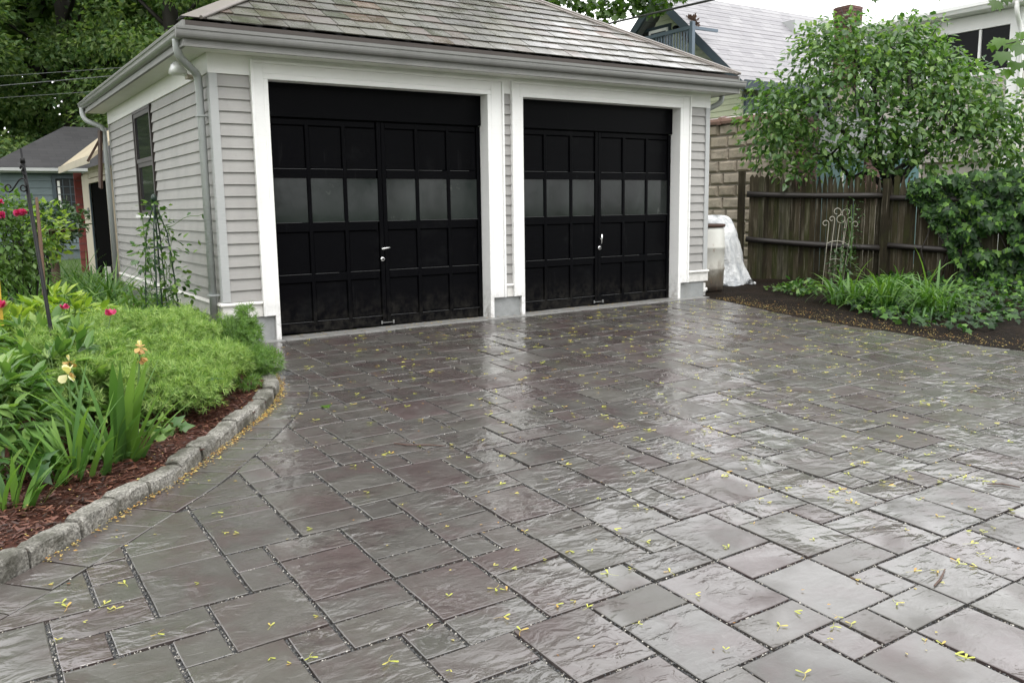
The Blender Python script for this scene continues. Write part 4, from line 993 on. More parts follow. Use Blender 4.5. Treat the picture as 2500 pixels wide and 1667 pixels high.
# wire trellis: plane facing the camera, X right, Z up
TC = np.array([9.20, -.06]); tdir = Vector((RT[0], RT[1], 0)).normalized()
tr = thing('wire_trellis', 'cream wire trellis with curled scrolls standing in front of the fence', 'trellis', (TC[0], TC[1], float(gz(7.5, -.1))-.02), math.atan2(tdir.y, tdir.x))
K = .00213
def tq(x, y): return ((x-1040)*K, -.0, (845-y)*K)
def rod(pts, name='rod', r=.0058): return MB().tube([tq(*p) for p in pts], r, 5).build(name, MT['trellis'], tr)
def spiral(cx, cy, r, a0, sweep, n=22): return [(cx+r*(1-.55*k/n)*math.cos(a0+sweep*k/n), cy-r*(1-.55*k/n)*math.sin(a0+sweep*k/n)) for k in range(n+1)]
rod([(930, 845), (945, 640), (958, 430)]+spiral(934, 405, 25, 0, 5.6), 'outer_rod'); rod([(1075, 845), (1095, 640), (1122, 440)]+spiral(1147, 415, 25, math.pi, -5.6), 'outer_rod')
rod([(972, 760), (985, 560), (998, 400)]+spiral(978, 374, 21, 0, 5.4), 'inner_rod'); rod([(1058, 760), (1068, 560), (1086, 405)]+spiral(1108, 384, 21, math.pi, -5.4), 'inner_rod')
rod([(1008, 790), (1022, 560), (1036, 410)], 'middle_rod'); rod([(1048, 790), (1056, 640), (1074, 400), (1070, 360)], 'middle_rod')
rod(spiral(1013, 324, 33, -1.2, 6.0), 'scroll'); rod(spiral(1081, 329, 33, math.pi+1.2, -6.0), 'scroll'); rod([(1043+28*math.cos(t), 374-28*math.sin(t)) for t in np.linspace(0, 6.283, 20)], 'ring')
rod([(948, 545), (985, 532), (1030, 528), (1070, 538), (1102, 556)], 'cross_rod'); rod([(975, 662), (1010, 656), (1060, 664)], 'cross_rod')

# ------------------------------------------------------------------ right side: plants
def crown(name, parent, blobs, n, tmpl, size, m, droop=.3, up=.5, kind='stuff', shell=(.55, 1.03)):
    """leaves through the volume of several ellipsoids; blobs = (x,y,z,rx,ry,rz)"""
    B = np.array(blobs, float); vol = np.prod(B[:, 3:6], 1)**.72; pick = NR.choice(len(B), n, p=vol/vol.sum())
    d = rdir(n); r = NR.uniform(shell[0]**2, shell[1]**2, n)**.5; c = B[pick]
    P = c[:, :3]+d*c[:, 3:6]*r[:, None]
    D = norm(d*[1, 1, .5]+rdir(n)*.8+[0, 0, -droop]); N = norm(d*.5+rdir(n)*.55+[0, 0, up])
    V, F = leaves(tmpl, P, D, N, NR.uniform(size*.6, size*1.3, n), .15)
    return npmesh(name, V, F, m, parent, kind=kind)
def limbs(name, parent, starts, m, n=6):
    mb = MB()
    for path, r in starts: mb.tube(path, r, n)
    return mb.build(name, m, parent, smooth=True)

# tree behind the fence
TX, TY = 10.93, .30
at_ = thing('small_tree', 'bushy small tree with glossy green leaves rising behind the fence', 'tree', (0, 0, 0))
limbs('trunk', at_, [([(TX, TY, -.1), (TX+.01, TY, .8), (TX, TY, 1.52)], [.15, .115, .105])], MT['bark'], 9)
def wander(a, b, sag, n=7, j=.06):
    a = np.array(a, float); b = np.array(b, float); out = []
    for k in range(n):
        t = k/(n-1); p = a+(b-a)*t; p[2] += sag*math.sin(math.pi*t); 
        if 0 < k < n-1: p += NR.normal(0, j, 3)
        out.append(tuple(p))
    return out
top = (TX, TY, 1.48); rtv = np.array([RT[0], RT[1], 0])/np.linalg.norm(RT[:2]); fwv = np.array([FW[0], FW[1], 0])/np.linalg.norm(FW[:2])
def loc(a, b, z): p = np.array([TX, TY, 0])+rtv*a+fwv*b; return (p[0], p[1], z)
LM = [(loc(-1.5, -.3, 2.10), .10), (loc(-1.9, .2, 2.9), .35), (loc(-.7, .3, 3.9), .2), (loc(.2, -.2, 4.0), .0), (loc(1.0, .2, 3.4), .15), (loc(1.7, -.2, 2.4), .3), (loc(.9, -.6, 2.6), .1), (loc(-.9, -.7, 2.9), .1), (loc(-.4, .8, 3.4), .1), (loc(1.3, .7, 2.9), .1)]
st_ = []
for e_, sg in LM:
    r0 = .058; P = wander(top, e_, sg, 8); st_.append((P, list(np.linspace(r0, .012, len(P)))))
    for q in range(4):
        i0 = RND.randint(3, 6); b = np.array(P[i0])+NR.normal(0, .35, 3)+[0, 0, .35]; st_.append((wander(P[i0], b, .05, 5, .03), list(np.linspace(.017, .005, 5))))
for st in st_: limbs('limb', at_, [st], MT['bark'])
BL = []
for a, b, z, r in [(-1.95, 0, 2.55, .55), (-1.75, .2, 3.05, .45), (-2.0, -.1, 2.2, .45), (-1.45, -.2, 2.75, .6), (-1.3, 0, 3.45, .5), (-1.15, .3, 3.85, .42), (-1.5, .1, 2.15, .45), (-.9, -.3, 3.1, .65), (-.75, .1, 3.75, .55), (-.55, .4, 4.05, .35), (-.9, -.4, 2.35, .5), (-.3, -.2, 3.3, .65), (-.1, .1, 3.75, .5), (.2, .1, 4.0, .35), (-.3, -.4, 2.6, .55), (-.25, -.3, 2.05, .40), (.4, -.2, 3.2, .65), (.6, .2, 3.65, .4), (.45, -.4, 2.5, .6), (1.0, 0, 2.95, .6), (1.1, -.3, 2.35, .55), (1.55, 0, 2.65, .5), (1.6, -.3, 2.1, .5), (1.9, .1, 2.3, .42), (.9, .3, 3.3, .4), (-1.15, -.5, 1.95, .35), (.35, -.5, 1.95, .40), (2.2, 0, 1.95, .45), (2.6, .1, 2.0, .5), (-1.6, -.3, 1.75, .32), (-.6, -.4, 1.85, .35), (-1.9, .2, 2.75, .5), (.05, -.5, 2.2, .4), (1.9, -.2, 2.75, .45), (1.4, .1, 3.2, .42), (-1.0, .3, 3.95, .40), (.5, .2, 3.95, .38)]:
    p = loc(a, b, z); BL.append((p[0], p[1], p[2], r, r, r*.82))
crown('crown', at_, BL, 10000, T_LEAF, .114, G['apple'], .6, .6, shell=(.3, 1.22))
crown('sunny_leaves', at_, [loc(.75, .1, 3.35)+(.5, .4, .5), loc(.2, .1, 3.9)+(.4, .3, .3), loc(1.5, .2, 2.7)+(.5, .4, .4)], 620, T_LEAF, .10, G['maple_lit'], .3, .6, shell=(.4, 1.1))  # more leaves in a second, yellower green at three spots of the crown

# ivy over the fence end and along its foot
iv = thing('ivy', 'thick dark green ivy climbing over the right end of the fence', 'ivy', (0, 0, 0))
n = 5600; S_ = NR.uniform(2.45, 5.4, n); Z_ = NR.uniform(0, 1.0, n)
lowb = np.interp(S_, [2.35, 2.6, 2.8, 3.0, 3.15, 3.3, 5.4], [1.50, 1.30, .98, .72, .35, .0, 0.]); topb = np.interp(S_, [2.35, 2.6, 2.9, 3.3, 4.2, 5.4], [1.58, 1.68, 1.74, 1.80, 1.92, 2.05])
Z = lowb+(topb-lowb)*Z_; bul = .06+.22*np.sin(S_*6+Z*5)**2*np.sin(S_*3.1-Z*7+1)**2+.06*np.sin(S_*17+Z*11)+.25*np.clip((S_-2.6)/2, 0, 1)*np.clip(1-np.abs(Z-.9), 0, 1)
O_ = bul*NR.uniform(.45, 1.05, n); Zt = Z > topb-.12; O_ = np.where(Zt, NR.uniform(-.22, .25, n), O_)
hole = ((np.sin(S_*4.3+1.7)*np.sin(Z*5.2+.5) > .66) & (S_ < 4.2) & (Z < 1.3)) | ((np.sin(S_*9.1+.4)*np.sin(Z*8.3+1.5) > .72) & (O_ > bul*.6)); keep = ~hole
P = np.stack([FA[0]+FU[0]*S_+FNv[0]*O_, FA[1]+FU[1]*S_+FNv[1]*O_, .045-.091*S_/FL+Z], 1)[keep]; m_ = len(P)
D = norm(np.array([FU[0]*1, FU[1]*1, 0])*NR.normal(0, .6, m_)[:, None]+np.array([0, 0, -1.])+rdir(m_)*.45+np.array([FNv[0], FNv[1], 0])*.25)
N = norm(np.array([FNv[0], FNv[1], .75])+rdir(m_)*.7)
V, F = leaves(T_IVY, P, D, N, NR.uniform(.07, .13, m_), .15); npmesh('ivy_leaves', V, F, G['ivy'], iv, kind='stuff')
vs = []
for k in range(26):
    s0_ = RND.uniform(2.4, 5.0); vs.append(([fpt(s0_, .05, 0), fpt(s0_+RND.uniform(-.2, .2), .10, .6), fpt(s0_+RND.uniform(-.4, .3), .07, 1.3)], [.012, .009, .006]))
limbs('ivy_stems', iv, vs, MT['bark'], 5)['kind'] = 'stuff'
gi = thing('ground_ivy', 'low carpet of ivy spreading over the soil below the fence', 'ivy', (0, 0, 0))
n = 2300; A = NR.uniform(.26, 1, n); Bq = NR.uniform(0, 1, n)**.8
fx = FA[0]+FU[0]*(.9+4.6*A); fy = FA[1]+FU[1]*(.9+4.6*A); ex = right_x(fy-.9)+np.interp(A, [0, .3, .5, .75, 1], [2.3, 1.6, 1.0, .45, .35]); ey = fy-.7
X = fx+(ex-fx)*Bq; Y = fy+(ey-fy)*Bq; hh = .05+.12*NR.uniform(0, 1, n)*(1-.6*Bq)
P = np.stack([X, Y, gz(X, Y)+hh], 1); V, F = leaves(T_IVY, P, norm(rdir(n)+[-.5, -.5, -.2]), norm(rdir(n)*.4+[-.3, -.3, 1]), NR.uniform(.05, .095, n), .15); npmesh('ivy_leaves', V, F, G['ivy'], gi, kind='stuff')

def tuft(name, m, parent, c, n, L, wd, lean=(.1, .6), curl=(.8, 2.0), spread=.10, az=None):
    parts = []
    for k in range(n):
        a = RND.uniform(0, 6.283) if az is None else RND.gauss(*az); l_ = L*RND.uniform(.65, 1.1)
        v, f_ = blade(l_, wd*RND.uniform(.75, 1.2), RND.uniform(*lean), RND.uniform(*curl), 6, RND.uniform(-.6, .6), a)
        r = spread*math.sqrt(RND.random()); t = RND.uniform(0, 6.283); parts.append((v+np.array([c[0]+r*math.cos(t), c[1]+r*math.sin(t), c[2]]), f_))
    V, F = catm(parts); return npmesh(name, V, F, m, parent, smooth=True)
DL = [(7.30, -1.55, .70, 'leftmost daylily tuft below the trellis, broad arching green blades'), (7.20, -2.15, .74, 'daylily tuft in the middle of the clump before the ivy'), (7.65, -2.45, .85, 'tallest daylily tuft, at the back of the clump by the ivy'), (7.25, -2.75, .72, 'rightmost daylily tuft, leaning over the edge of the soil bed'), (7.85, -1.75, .72, 'daylily tuft at the back, against the fence boards')]
for x, y, L, lab in DL:
    t = thing('daylily', lab, 'daylily', (x, y, float(gz(x, y)))); tuft('foliage', G['daylily'], t, (0, 0, 0), 62, L, .030, (.05, .85), (.9, 2.6), .20)['kind'] = 'stuff'
def leafy(name, label, cat, c, r, h, n, tmpl, size, m, group=None, stems=6, sm=None):
    t = thing(name, label, cat, c, 0, group); crown('foliage', t, [(0, 0, h*.55, r, r, h*.5)], n, tmpl, size, m, .2, .8, shell=(.3, 1.03))
    mb = MB()
    for k in range(stems): a = RND.uniform(0, 6.28); mb.tube([(0, 0, -.03), (r*.3*math.cos(a), r*.3*math.sin(a), h*.4), (r*.7*math.cos(a), r*.7*math.sin(a), h*.85)], [.006, .005, .003], 5)
    mb.build('stems', sm or G['stem'], t, kind='stuff'); return t
leafy('seedling', 'pale green leafy plant at the foot of the trellis', 'plant', (7.62, -.62, float(gz(7.5, -.6))), .26, .20, 150, T_LEAF, .085, G['vine'])
leafy('seedling', 'low bright green weed on bare soil nearest the barrel', 'plant', (7.75, -.15, float(gz(7.5, -.1))), .22, .08, 90, T_LEAF, .05, G['grass'])
leafy('climber', 'small leafy climber twining up the wire trellis', 'plant', (9.10, -.18, float(gz(7.5, -.1))), .22, .62, 230, T_LEAF, .055, G['shrub'])
leafy('climber', 'sparse upper shoot of the climber at the trellis ring', 'plant', (9.36, -.16, .42), .16, .95, 110, T_LEAF, .05, G['shrub'])

# maple branches hanging into the top right
def maple_branch(label, path, spots, m, sz):
    t = thing('maple_branch', label, 'branch', (0, 0, 0)); limbs('twig', t, [(path, list(np.linspace(.009, .004, len(path))))], MT['bark'], 5)
    ps = np.array(path)
    for x, y, z, s_ in spots:
        p = np.array([x, y, z]); q = ps[np.argmin(np.linalg.norm(ps-p, axis=1))]
        MB().tube([tuple(q), tuple((p+q)/2+[0, 0, .02]), tuple(p)], .0022, 4).build('leaf_stalk', G['stem'], t)
        d = norm(-fwv*.25+np.array([0, 0, -.8])+rtv*RND.uniform(-.7, .2)); nn = norm(-fwv*.8+np.array([0, 0, .7])+NR.normal(0, .25, 3))
        V, F = leaves(T_MAPLE, [p], [d], [nn], [sz*s_]); npmesh('leaf', V, F, m, t)
def mp(px, py, D): return CAM+D*(FW+RT*(px-1250)/FPX-UP*(py-833.5)/FPX)
def spot(px, py, D, s_): p = mp(px, py, D); return (*p, s_)
maple_branch('maple branch with large drooping leaves hanging in front of the dark porch', [tuple(mp(2620, 60, 8)), tuple(mp(2540, 85, 8)), tuple(mp(2490, 100, 8)), tuple(mp(2450, 110, 7.95))],
             [spot(2440, 92, 7.95, 1.0), spot(2470, 95, 8, 1.1), spot(2450, 125, 7.9, 1.2), spot(2490, 78, 8.1, .9), spot(2480, 150, 8, 1.0), spot(2500, 110, 7.9, 1.2), spot(2510, 150, 8.1, 1), spot(2462, 168, 8.05, .9), spot(2425, 105, 8, .8), spot(2496, 190, 8, .9)], G['maple_lit'], .125)
maple_branch('maple twig of few leaves crossing the white eave at the top edge', [tuple(mp(2560, -60, 8)), tuple(mp(2480, -40, 8)), tuple(mp(2440, -10, 8))], [spot(2438, 2, 8, 1.1), spot(2452, -12, 8.1, 1.0), spot(2470, -20, 8, 1.0)], G['maple'], .12)
maple_branch('maple twig with dark leaves tips against the white sky above the chimney', [tuple(mp(2250, -70, 8.5)), tuple(mp(2220, -45, 8.5)), tuple(mp(2190, -25, 8.5)), tuple(mp(2160, -10, 8.5))], [spot(2135, -8, 8.5, .7), spot(2280, -18, 8.4, .8), spot(2200, -22, 8.5, .8), spot(2170, -12, 8.5, .6), spot(2300, -12, 8.4, .7), spot(2240, -24, 8.5, .9)], G['maple'], .11)
# maple crown showing over the roof
mt = thing('maple_tree', 'maple whose lower boughs show above the right hip of the garage roof', 'tree', (0, 0, 0))
limbs('trunk', mt, [([(10.8, 14.6, -.1), (10.8, 14.5, 5), (10.6, 14.2, 9.5), (10.5, 14.1, 15)], [.3, .25, .16, .06])], MT['bark'], 8)
BL = []
while len(BL) < 95:
    d = rdir(1)[0]*NR.uniform(.35, 1)**.5; p = np.array([10.6, 14.2, 11.6])+d*[4.6, 4.2, 5.0]; r = RND.uniform(.6, 1.15)
    if p[2] > 7.2: BL.append((p[0], p[1], p[2], r, r, r*.6))
BL += [(x, y, z, .55, .55, .30) for x, y, z in [tuple(mp(px, py, 23.5)) for px, py in ((1350, -20), (1400, -5), (1450, 8), (1500, 12), (1540, 5), (1580, 15), (1610, 0), (1480, 30), (1380, 10), (1560, -15), (1640, -25))]]
crown('crown', mt, BL, 13000, T_MAPLE, .19, G['maple'], .5, .5, shell=(.2, 1.05))

# overhead cables
def cable(name, label, a, b, r, m, sag=.0):
    P = [tuple(np.array(a)+(np.array(b)-np.array(a))*t-[0, 0, sag*4*t*(1-t)]) for t in np.linspace(0, 1, 14)]
    o = MB().tube(P, r, 6).build(name, m, smooth=True); return tag(o, label, 'cable')
cable('power_cable', 'thick black cable crossing the sky in front of the pale green gable', mp(1380, 83, 22), mp(1990, -58, 11), .020, MT['cable'])
for k, (ya, yb, lab) in enumerate(((216, 176, 'upper thin grey wire crossing the dark trees on the left'), (188, 160, 'topmost faint wire against the dark trees on the left'), (240, 214, 'lowest faint wire against the dark trees on the left'))):
    cable('utility_wire', lab, mp(-300, ya+20, 24), mp(420, yb-3, 17), (.008, .005, .005)[k], MT['wire'])

# ------------------------------------------------------------------ left side: houses and sheds
bh = thing('blue_house', 'small blue-grey clapboard house with dark hip roof at the back left', 'house', (0, 0, 0))
HX0, HX1, HY, HZ = -.78, 5.2, 17.5, 2.30
MB().box(HX0+.03, HX1, HY+.04, HY+5, -.1, HZ).build('wall', MT['bluegrey'], bh)
z = .30
while z < HZ-.1:
    MB().extr([(-.02, z), (.05, z), (.05, z+.175), (0, z+.175)], lambda p, q, t: (t, HY+p, q), HX0, .40).build('clapboard', MT['bluegrey'], bh)
    MB().extr([(-.02, z), (.05, z), (.05, z+.175), (0, z+.175)], lambda p, q, t: (t, HY+p, q), 1.02, HX1).build('clapboard', MT['bluegrey'], bh)
    if z < 1.15 or z > 2.2: MB().extr([(-.02, z), (.05, z), (.05, z+.175), (0, z+.175)], lambda p, q, t: (t, HY+p, q), .401, 1.019).build('clapboard', MT['bluegrey'], bh)
    z += .18
bw = MB().box(.38, .46, HY-.05, HY+.03, 1.32, 2.24).box(.96, 1.04, HY-.05, HY+.03, 1.32, 2.24).box(.461, .959, HY-.05, HY+.03, 2.16, 2.24).box(.34, 1.08, HY-.07, HY+.03, 1.25, 1.318).build('window', MT['slate_blue'], bh)
MB().box(.462, .958, HY+.0, HY+.01, 1.33, 2.15).build('pane', MT['win_glass'], bw)
MB().box(.50, .56, HY-.012, HY-.004, 1.4, 2.1).build('curtain', MT['white_worn'], bw)
for x in (.62, .79): MB().box(x, x+.022, HY-.02, HY-.002, 1.33, 2.15).build('muntin', MT['slate_blue'], bw)
for z in (1.54, 1.74, 1.94): MB().box(.462, .958, HY-.022, HY-.003, z, z+.022).build('muntin', MT['slate_blue'], bw)
MB().box(HX0-.3, HX1+.3, HY-.36, HY-.26, HZ+.04, HZ+.12).build('gutter', MT['trim_grey'], bh)
MB().box(HX0-.28, HX1+.3, HY-.25, HY+.02, HZ+.0, HZ+.04).build('soffit', MT['trim_grey'], bh)
hx0, hx1, hy0, hy1, hz0, hz1 = HX0-.35, HX1+.35, HY-.34, HY+5.3, HZ+.13, HZ+1.42
MB().add([(hx0, hy0, hz0), (hx1, hy0, hz0), (hx1, hy1, hz0), (hx0, hy1, hz0), (hx0+2.2, (hy0+hy1)/2, hz1), (hx1-2.2, (hy0+hy1)/2, hz1)], [(0, 1, 5, 4), (1, 2, 5), (2, 3, 4, 5), (3, 0, 4), (3, 2, 1, 0)]).build('roof', MT['shingle_dark'], bh)
sh = thing('garden_shed', 'cream shed with open dark doorway and red side behind the garage', 'shed', (0, 0, 0))
SX = .32
MB().box(SX+.04, SX+2.4, 7.9, 11.55, -.05, 2.06).build('wall', MT['cream'], sh)
MB().box(SX+.02, SX+.039, 8.35, 10.35, 0, 1.82).build('doorway', MT['dark'], sh)
MB().box(SX-.02, SX+.038, 10.36, 11.30, -.05, 2.0).build('door_jamb', MT['cream'], sh); MB().box(SX-.02, SX+.038, 8.0, 8.34, -.05, 2.0).build('door_jamb', MT['cream'], sh)
MB().box(SX-.03, SX+.038, 8.30, 10.40, 1.822, 1.90).build('lintel', MT['cream'], sh)
for z in (1.92, 2.02): MB().box(SX-.015, SX+.04, 8.345, 10.355, z, z+.095).build('clapboard', MT['cream'], sh)
MB().box(SX-.045, SX-.022, 10.56, 10.72, 1.15, 1.36).build('switch_box', MT['steel'], sh)
MB().box(SX-.028, SX+.0, 10.28, 10.352, 0, 1.80).build('door_edge', MT['slate_blue'], sh)
for k in range(13): MB().extr([(-.02, 0), (.03, 0), (.03, .155), (0, .155)], lambda p, q, t: (t, 11.56+p, q+k*.16), SX-.13, SX+.02).build('red_clapboard', MT['red'], sh)
MB().add([(SX-.34, 7.6, 2.12), (SX-.34, 11.9, 2.12), (SX+1.4, 11.9, 3.5), (SX+1.4, 7.6, 3.5), (SX-.34, 7.6, 2.19), (SX-.34, 11.9, 2.19), (SX+1.4, 11.9, 3.57), (SX+1.4, 7.6, 3.57)], [(0, 1, 2, 3), (7, 6, 5, 4), (0, 4, 5, 1), (1, 5, 6, 2), (2, 6, 7, 3), (3, 7, 4, 0)]).build('roof', MT['tan_roof'], sh)
MB().box(SX-.36, SX-.345, 7.6, 11.9, 2.07, 2.195).build('fascia', MT['cream'], sh)
MB().box(SX-.10, SX-.02, 8.55, 8.72, .02, .30).build('white_canister', MT['white_worn'], label='white canister standing in the open shed doorway', cat='canister')

# background trees
def forest_tree(x, y, zt, r, n, lab, seed, base=2.2, size=.185, mk='tree'):
    t = thing('tree', lab, 'tree', (0, 0, 0)); g = np.random.default_rng(seed)
    limbs('trunk', t, [([(x, y, -.2), (x+.1, y, zt*.35), (x-.1, y, zt*.7), (x, y, zt)], [.36, .30, .2, .05])], MT['bark'], 8)
    bl = []
    for k in range(84):
        a = g.uniform(0, 6.28); h = g.uniform(base, zt); rr = r*math.sqrt(g.uniform(.08, 1))*(1-.45*((h-base)/(zt-base))**2); q = g.uniform(.55, 1.15)
        bl.append((x+rr*math.cos(a), y+rr*math.sin(a), h, q*1.25, q*1.25, q*.62))
        if k % 4 == 0: limbs('limb', t, [([(x, y, h*.8), (x+rr*.5*math.cos(a), y+rr*.5*math.sin(a), h*.93), (x+rr*math.cos(a), y+rr*math.sin(a), h)], [.09, .06, .02])], MT['bark'], 5)
    crown('crown', t, bl, n, T_SIMPLE, size, G[mk], .35, .55, shell=(.25, 1.1)); return t
forest_tree(-1.6, 25, 17, 3.6, 34000, 'yellowish green leafy tree at the far left edge above the blue house', 1, mk='bough')
forest_tree(2.2, 27.5, 19, 3.6, 32000, 'tall dark tree with bare trunk showing behind the blue house roof', 2, 3.4)
forest_tree(5.0, 23.5, 16, 3.0, 32000, 'leafy tree directly behind the far corner of the garage eave', 3, 2.0, mk='bough')
forest_tree(8.6, 26.5, 18, 3.4, 30000, 'leafy tree rising behind the left end of the slate roof', 4, 3)
forest_tree(-6.5, 28, 18, 4.2, 16000, 'broad tree mostly outside the left edge of the view', 5, 2, .28)
forest_tree(5.8, 34, 15, 5.0, 17000, 'tallest dark tree filling the gap between the nearer trees', 6, 3, .42)
forest_tree(4.6, 13.6, 16.5, 4.4, 15000, 'large tree standing close behind the garage, its crown above the view', 31, 7.5, .30)
forest_tree(9.5, 36, 15, 5.0, 15000, 'far tree seen over the slate roof hip at the left', 8, 2, .40)
forest_tree(-7.5, 40, 16, 6.0, 15000, 'far tree at the outer left behind everything else', 9, 2, .42)
forest_tree(1.8, 33, 17, 5.0, 15000, 'far dark tree straight behind the bare trunk', 10, .8, .52)
forest_tree(-4.5, 35, 17, 5.0, 15000, 'far dark tree at the top left corner of the view', 11, .8, .52)
forest_tree(-1.5, 37, 15, 5.0, 15000, 'dim far tree seen through gaps behind the left trees', 7, .8, .52)

# unseen house and trees, added to block front light and darken the reflections
hb_ = thing('brick_house', 'dark brick house standing behind the photographer across the driveway', 'house', (0, 0, 0))
MB().box(-9, 7, -27, -19.5, -.6, 6.8).build('wall', MT['brick'], hb_)
MB().add([(-9.5, -27.5, 6.8), (7.5, -27.5, 6.8), (7.5, -19, 6.8), (-9.5, -19, 6.8), (-5, -23.2, 10.5), (3, -23.2, 10.5)], [(3, 2, 5, 4), (2, 1, 5), (1, 0, 4, 5), (0, 3, 4), (0, 1, 2, 3)]).build('roof', MT['shingle_dark'], hb_)
for x in (-7, -4, -1, 2, 5):
    for z in (1.0, 4.2): MB().box(x-.5, x+.5, -19.49, -19.44, z, z+1.7).build('window', MT['win_glass'], hb_)
forest_tree(-13, -12, 14, 4.2, 6000, 'street tree left of the photographer, outside the view', 21, 2.5, .45)
forest_tree(13, -17, 14, 4.2, 6000, 'street tree right behind the photographer, outside the view', 22, 2.5, .45)
forest_tree(-13, 2, 16, 4.5, 6000, 'tree beside the garden, outside the left edge of the view', 23, 2.5, .45)

# ------------------------------------------------------------------ left garden
def gl(x, y): return float(gz(x, y))+.06
hk = thing('shepherd_hook', 'black iron shepherd hook pole with scroll bracket leaning among the peonies', 'hook', (0, 0, 0))
pb = mp(137, 880, 6.0); pt_ = mp(50, 362, 6.0); base = pb+(pb-pt_)*.28
MB().tube([tuple(base), tuple(pb), tuple(pt_+(pb-pt_)*.07)], .0135, 8).tube([tuple(pt_+(pb-pt_)*.07), tuple(pt_+(pb-pt_)*.05), tuple(pt_+(pb-pt_)*.045), tuple(pt_)], [.017, .017, .008, .007], 8).build('pole', MT['black_metal'], hk, smooth=True)
def zq(x, y): return tuple(mp(x/3.732, 350+y/3.732, 5.98))
def hs_(pts, name): return MB().tube([zq(*p) for p in pts], .0052, 6).build(name, MT['black_metal'], hk, smooth=True)
hs_([(195, 320), (170, 340), (140, 385), (110, 430), (85, 447)]+spiral(78, 404, 40, -1.4, -5.2), 'bracket_arm')
hs_([(195, 318), (225, 330), (246, 375), (246, 425)]+spiral(213, 405, 36, -.5, -5.6), 'bracket_scroll')
hs_([(232, 300), (205, 270)]+spiral(195, 225, 22, -1.5, 5.5)+[(188, 195)], 'small_scroll')
stk_ = MB().tube([tuple(mp(108, 720, 7.2)), tuple(mp(100, 600, 7.2)), tuple(mp(89, 482, 7.2))], [.016, .015, .012], 7).build('garden_stake', MT['stake']); tag(stk_, 'thin brown wooden stake standing close behind the black hook pole', 'stake')
tag(MB().bar(mp(-9, 640, 6.6), mp(6, 800, 6.6), .10, .02, (1, 0, 0)).build('ochre_post', MT['ochre']), 'ochre yellow board at the extreme left edge of the garden', 'board')
bb = thing('birdbath', 'dark shallow birdbath among plants in front of the blue house', 'birdbath', tuple(mp(134, 640, 12.5)))
MB().lathe([(.16, -.4), (.06, -.3), (.05, .36), (.10, .39), (.29, .44), (.31, .47), (.27, .46), (.05, .42)], 18).build('basin', MT['rust'], bb, smooth=True)

# iris clumps: every blade a part
IM = []
for k in range(9):
    L = 1.0; v, f_ = blade(L, .078, .02, RND.choice([.1, .25, .5, .9]), 7, RND.uniform(-.25, .25), 0.); me = bpy.data.meshes.new('leaf'); me.from_pydata([tuple(p) for p in v], [], [tuple(q) for q in f_]); me.update(); me.materials.append(G['iris']); me.polygons.foreach_set('use_smooth', [True]*len(me.polygons)); IM.append(me)
def iris(lab, c, n, H, spread):
    t = thing('iris', lab, 'iris', c)
    for k in range(n):
        u = RND.uniform(-1, 1); a = RND.uniform(0, 6.28); r = RND.uniform(0, spread); p = rtv*u*spread+fwv*RND.uniform(-.4, .4)*spread
        l_ = H*RND.uniform(.5, 1.08)*(1-.25*abs(u)); o = inst('leaf', RND.choice(IM), t, (p[0], p[1], -.02), (0, 0, 0), l_)
        az = math.atan2(rtv[1], rtv[0]) if u > 0 else math.atan2(-rtv[1], -rtv[0]); az += RND.gauss(0, .55)
        o.rotation_euler = (0, abs(u)*.55+RND.uniform(0, .14), az); o.scale = (l_, max(.5, l_)*RND.uniform(.95, 1.35), l_)
    return t
def flower(t, c, H, kind, lean=(0, 0)):
    tip = Vector((c[0]+lean[0], c[1]+lean[1], c[2]+H)); MB().tube([c, (c[0]+lean[0]*.4, c[1]+lean[1]*.4, c[2]+H*.55), tuple(tip)], [.007, .006, .005], 6).build('flower_stalk', G['stem'], t)
    n = 6 if kind == 'open' else 7; s_ = .058 if kind == 'open' else .042
    a = np.arange(n)*6.283/n; up_ = np.where(np.arange(n) % 2 == 0, .9, -.65) if kind == 'open' else NR.uniform(-1.2, .4, n)
    rr_ = np.where(np.arange(n) % 2 == 0, .38, .75) if kind == 'open' else np.full(n, .6); D = np.stack([np.cos(a)*rr_, np.sin(a)*rr_, up_], 1)+NR.normal(0, .08, (n, 3)); N = np.stack([-np.cos(a)*.8, -np.sin(a)*.8, np.ones(n)*.6], 1)
    T_P = (np.array([(0, 0, 0), (.22, .3, .05), (.42, .62, .02), (.25, .95, -.08), (0, 1.02, -.12), (-.25, .95, -.08), (-.42, .62, .02), (-.22, .3, .05), (0, .55, -.05)]), [(i, (i+1) % 8, 8) for i in range(8)])
    V, F = leaves(T_P, np.tile(np.array(tip), (n, 1)), D, N, s_); npmesh('flower', V, F, G['cream_fl' if kind == 'open' else 'wither'], t, smooth=True)
    if kind != 'open':
        V, F = leaves(T_P, np.tile(np.array(tip)-[0, 0, .055], (5, 1)), NR.normal(0, .5, (5, 3))+[0, 0, -1], rdir(5), .042); npmesh('flower', V, F, G['wither'], t)
        V, F = leaves(T_P, np.tile(np.array(tip)+[0, 0, .01], (3, 1)), NR.normal(0, .25, (3, 3))+[0, 0, 1], rdir(3), .034); npmesh('flower', V, F, G['cream_fl'], t)
i1 = iris('largest iris clump, fan of tall green blades beside the feathery mound', (-1.50, -3.18, gl(-1.50, -3.18)), 44, .72, .15)
flower(i1, (.13, .04, 0), .60, 'dry', (.06, .02)); flower(i1, (-.10, .16, 0), .53, 'dry', (-.06, .06))
i2 = iris('iris clump carrying the open cream yellow flower', (-1.74, -3.36, gl(-1.74, -3.36)), 32, .60, .16); flower(i2, (.04, .10, 0), .52, 'open', (.0, .02))
iris('iris clump at the left edge of the view next to the mulch', (-2.06, -3.62, gl(-2.06, -3.62)), 30, .48, .18)
